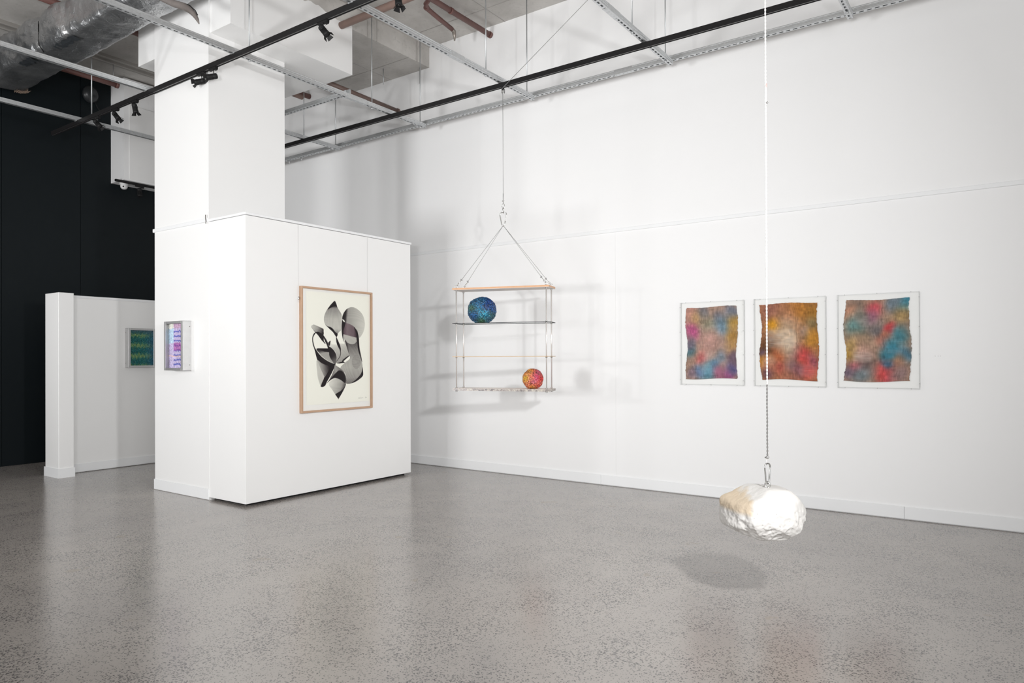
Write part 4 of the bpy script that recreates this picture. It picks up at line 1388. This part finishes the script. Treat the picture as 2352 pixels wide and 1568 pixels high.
def crust_ball(name, center, rx, rz, blobs, base, label, seed):
    cols, out = [], []
    mins = 1e9
    for v in VS6:
        n = mnoise.noise(v * 2.2 + Vector((seed, 0, 0))) * .05 + mnoise.noise(v * 9 + Vector((seed, 3, 0))) * .035
        cell = mnoise.cell(v * 17 + Vector((seed, 5, 1)))
        n += .035 * (cell) + .02 * mnoise.noise(v * 26)
        k = 1 + n
        p = Vector((v.x * rx * k, v.y * rx * k, v.z * rz * k))
        p.z = max(p.z, -rz * .93)
        out.append(p)
        a, c, f = v.dot(RT), v.z, v.dot(FW)
        col_ = np.array(base, float)
        for (ba, bc, br, bcol) in blobs:
            d = ((a - ba) ** 2 + (c - bc) ** 2 + (.25 * max(0, f)) ** 2) / br ** 2
            w = math.exp(-d) * .95
            col_ = col_ * (1 - w) + np.array(bcol, float) * w
        q = .78 + .55 * mnoise.cell(v * 30 + Vector((seed, 1, 7))) + .25 * mnoise.noise(v * 40)
        col_ = col_ * max(.25, q)
        if mnoise.cell(v * 34 + Vector((9, seed, 2))) > .9:
            col_ = col_ * .5 + np.array((200, 215, 220.)) * .5
        cols.append(s2l(np.clip(col_, 0, 255)))
    o = colored_mesh(name, out, FS6, cols, attr_mat('crust_' + name + str(seed), .45, bump=.25, bscale=500, spec=.5), center)
    return tag(o, label, 'sphere sculpture')


crust_ball('crusted_ball', S(-.255, -.01, z2 + .003 + .145), .160, .152,
           [(.0, -.1, .45, (30, 130, 165)), (.55, .55, .5, (25, 70, 150)), (-.7, .1, .3, (62, 105, 80)), (-.1, .7, .4, (40, 100, 140)), (.35, .15, .25, (50, 62, 110)), (-.55, -.45, .35, (30, 85, 140)), (.7, -.35, .3, (50, 100, 100)), (0, -.85, .35, (65, 105, 70)), (.2, -.3, .3, (50, 150, 180)), (.85, .1, .3, (45, 90, 160))],
           (35, 95, 140), 'large blue and teal crusted ball on the dark edged glass shelf', 2)
crust_ball('crusted_ball', S(.345, -.01, z4 + .107), .114, .113,
           [(-.7, .1, .45, (245, 180, 50)), (-.3, .75, .4, (240, 160, 80)), (.35, .2, .45, (215, 60, 110)), (.85, .05, .28, (245, 45, 40)), (0, -.3, .4, (228, 95, 125)), (.5, -.65, .3, (245, 85, 80)), (-.1, -.9, .4, (236, 150, 60)), (.5, .75, .3, (205, 95, 120)), (-.15, .15, .25, (240, 110, 80))],
           (235, 120, 90), 'small yellow and pink crusted ball on the marbled shelf', 6)

# ------------------------------------------------------------------ hanging rock
RC = Vector((-1.163, 4.186, 0.600))
planes = [((0.03, 0.05, 1), .140), ((-.44, -.08, .89), .137), ((.03, .1, -1), .128), ((-.45, -.1, -.88), .172), ((.05, -.72, -.68), .172), ((-1, -.1, 0.0), .205),
          ((-.85, -.5, 0.08), .192), ((1, 0, .1), .222), ((.72, 0, .70), .182), ((.66, -.1, -.75), .168), ((0, -1, .12), .165), ((0, 1, 0), .17), ((.1, -.62, .78), .166), ((.7, -.7, .1), .196), ((-.5, -.5, -.7), .190),
          ((.9, -.1, .5), .212), ((.9, -.1, -.4), .205)]
pn = [(Vector(n).normalized(), d) for n, d in planes]
VS7, FS7 = ico(7)
rv, rcol = [], []
for v in VS7:
    s = sum(max(0, n.dot(v) / d) ** 18 for n, d in pn)
    rr_ = s ** (-1 / 18)
    p = v * rr_
    low = min(1, max(0, (.06 - p.z) * 9)) * (1 if p.y < .12 else .5)
    n1 = mnoise.fractal(p * 9 + Vector((3, 1, 4)), 1.0, 2.1, 5)
    n2 = mnoise.fractal(p * 30, 1.0, 2.0, 4)
    rid = 1 - abs(mnoise.noise(p * 14 + Vector((8, 2, 2))))
    vd = mnoise.voronoi(p * 15 + Vector((n1 * .6, n1 * .4, 0)))[0][0]
    vd2 = mnoise.voronoi(p * 34 + Vector((2, n1, 5)))[0][0]
    p = p * (1 + .026 * n1 + (.004 + .020 * low) * n2 + low * (.10 * (vd - .35) + .045 * (vd2 - .35)))
    c = np.array((211, 209, 206.))
    k = max(0.0, min(1.0, (-p.x - .105 + .25 * (p.z - .06)) * 40 + 1.2 * n1)) * max(0.0, min(1.0, (p.z + .005) * 40))
    c = c * (1 - k) + np.array((204, 188, 166.)) * k
    if low > .3 and vd2 < .16:
        c = c * .86
    rcol.append(s2l(c))
    rv.append(RT * p.x + FW * p.y + Vector((0, 0, p.z)))
rock = colored_mesh('hanging_rock', rv, FS7, rcol, attr_mat('chalk_rock', .9, bump=.35, bscale=90, spec=.2), RC, smooth=True)
tag(rock, 'white chalky rock hanging above the floor from a rope', 'rock')
zr = RC.z + .148
RO = RC + RT * .012
MB().tube(torus_pts((RO.x, RO.y, zr + .006), .0135, FW * .8 + RT * .6, 20, .0175), .0052, 10, closed=True).cyl((RO.x, RO.y, zr - .05), (RO.x, RO.y, zr - .006), .0065, 10).build('eye_bolt', STEEL, rock)
pts = [(0, 0), (.010, .004), (.015, .02), (.017, .05), (.022, .085), (.0225, .098), (.017, .112), (0, .118), (-.017, .112), (-.0225, .098), (-.022, .085), (-.017, .05), (-.015, .02), (-.010, .004)]
MB().tube([Vector((RO.x, RO.y, zr + .012)) + RT * a * .85 + FW * a * .5 + Vector((0, 0, b)) for a, b in cspline(pts)], .0042, 10, closed=True).build('carabiner', STEEL, rock)

rp = empty('rope', (RO.x, RO.y, zr + .14), 'thin rope, white above and grey below, holding up the white rock', 'rope')
ztop = 4.54
ROPEG = plain('grey_rope', (0.22, 0.215, 0.21), 0.5, 0.5, var=0.2, scale=200)
for za, zb_, nm, mt in ((zr + .158, 1.335, 'lower_strand', ROPEG), (1.335, ztop, 'upper_strand', ROPE)):  # rope is coloured grey below and white above
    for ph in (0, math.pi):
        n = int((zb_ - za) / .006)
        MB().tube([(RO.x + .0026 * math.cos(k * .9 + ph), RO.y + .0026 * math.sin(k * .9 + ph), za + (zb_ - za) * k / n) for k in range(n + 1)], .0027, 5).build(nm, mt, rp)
MB().tube([(RO.x, RO.y, zr + .16), (RO.x - .006, RO.y, zr + .145), (RO.x, RO.y, zr + .125), (RO.x + .006, RO.y, zr + .145), (RO.x, RO.y, zr + .16)], .0024, 6).build('loop', ROPE, rp)
MB().cyl((RO.x - .014, RO.y, zr + .163), (RO.x + .010, RO.y, zr + .168), .005, 8).cyl((RO.x, RO.y, zr + .158), (RO.x, RO.y, zr + .172), .006, 8).build('wire_clamp', STEEL, rp)
MB().cyl((RO.x + .004, RO.y, 2.972), (RO.x + .012, RO.y, 2.978), .006, 8).build('rope_clamp', STEEL, rp)
MB().cyl((RO.x + .004, RO.y, 2.97), (RO.x + .004, RO.y, 3.08), .0016, 6).build('rope_tail', ROPE, rp)
MB().cyl((RO.x + .004, RO.y, 3.065), (RO.x + .004, RO.y, 3.085), .0045, 8).build('tape', ROPED, rp)

# ------------------------------------------------------------------ tiny pins on the back wall
for k, x in enumerate((-.548, -.526, -.506)):
    c = MB().cyl((x, YW - .004, 1.496), (x, YW, 1.496), .0022, 8).build('wall_pin', PIND)
    tag(c, ['left', 'middle', 'right'][k] + 'most of three tiny dark pins in the wall beside the blue and coral textile' if k != 1 else 'middle one of three tiny dark pins in the wall beside the blue and coral textile', 'pin', 'row of three tiny wall pins')
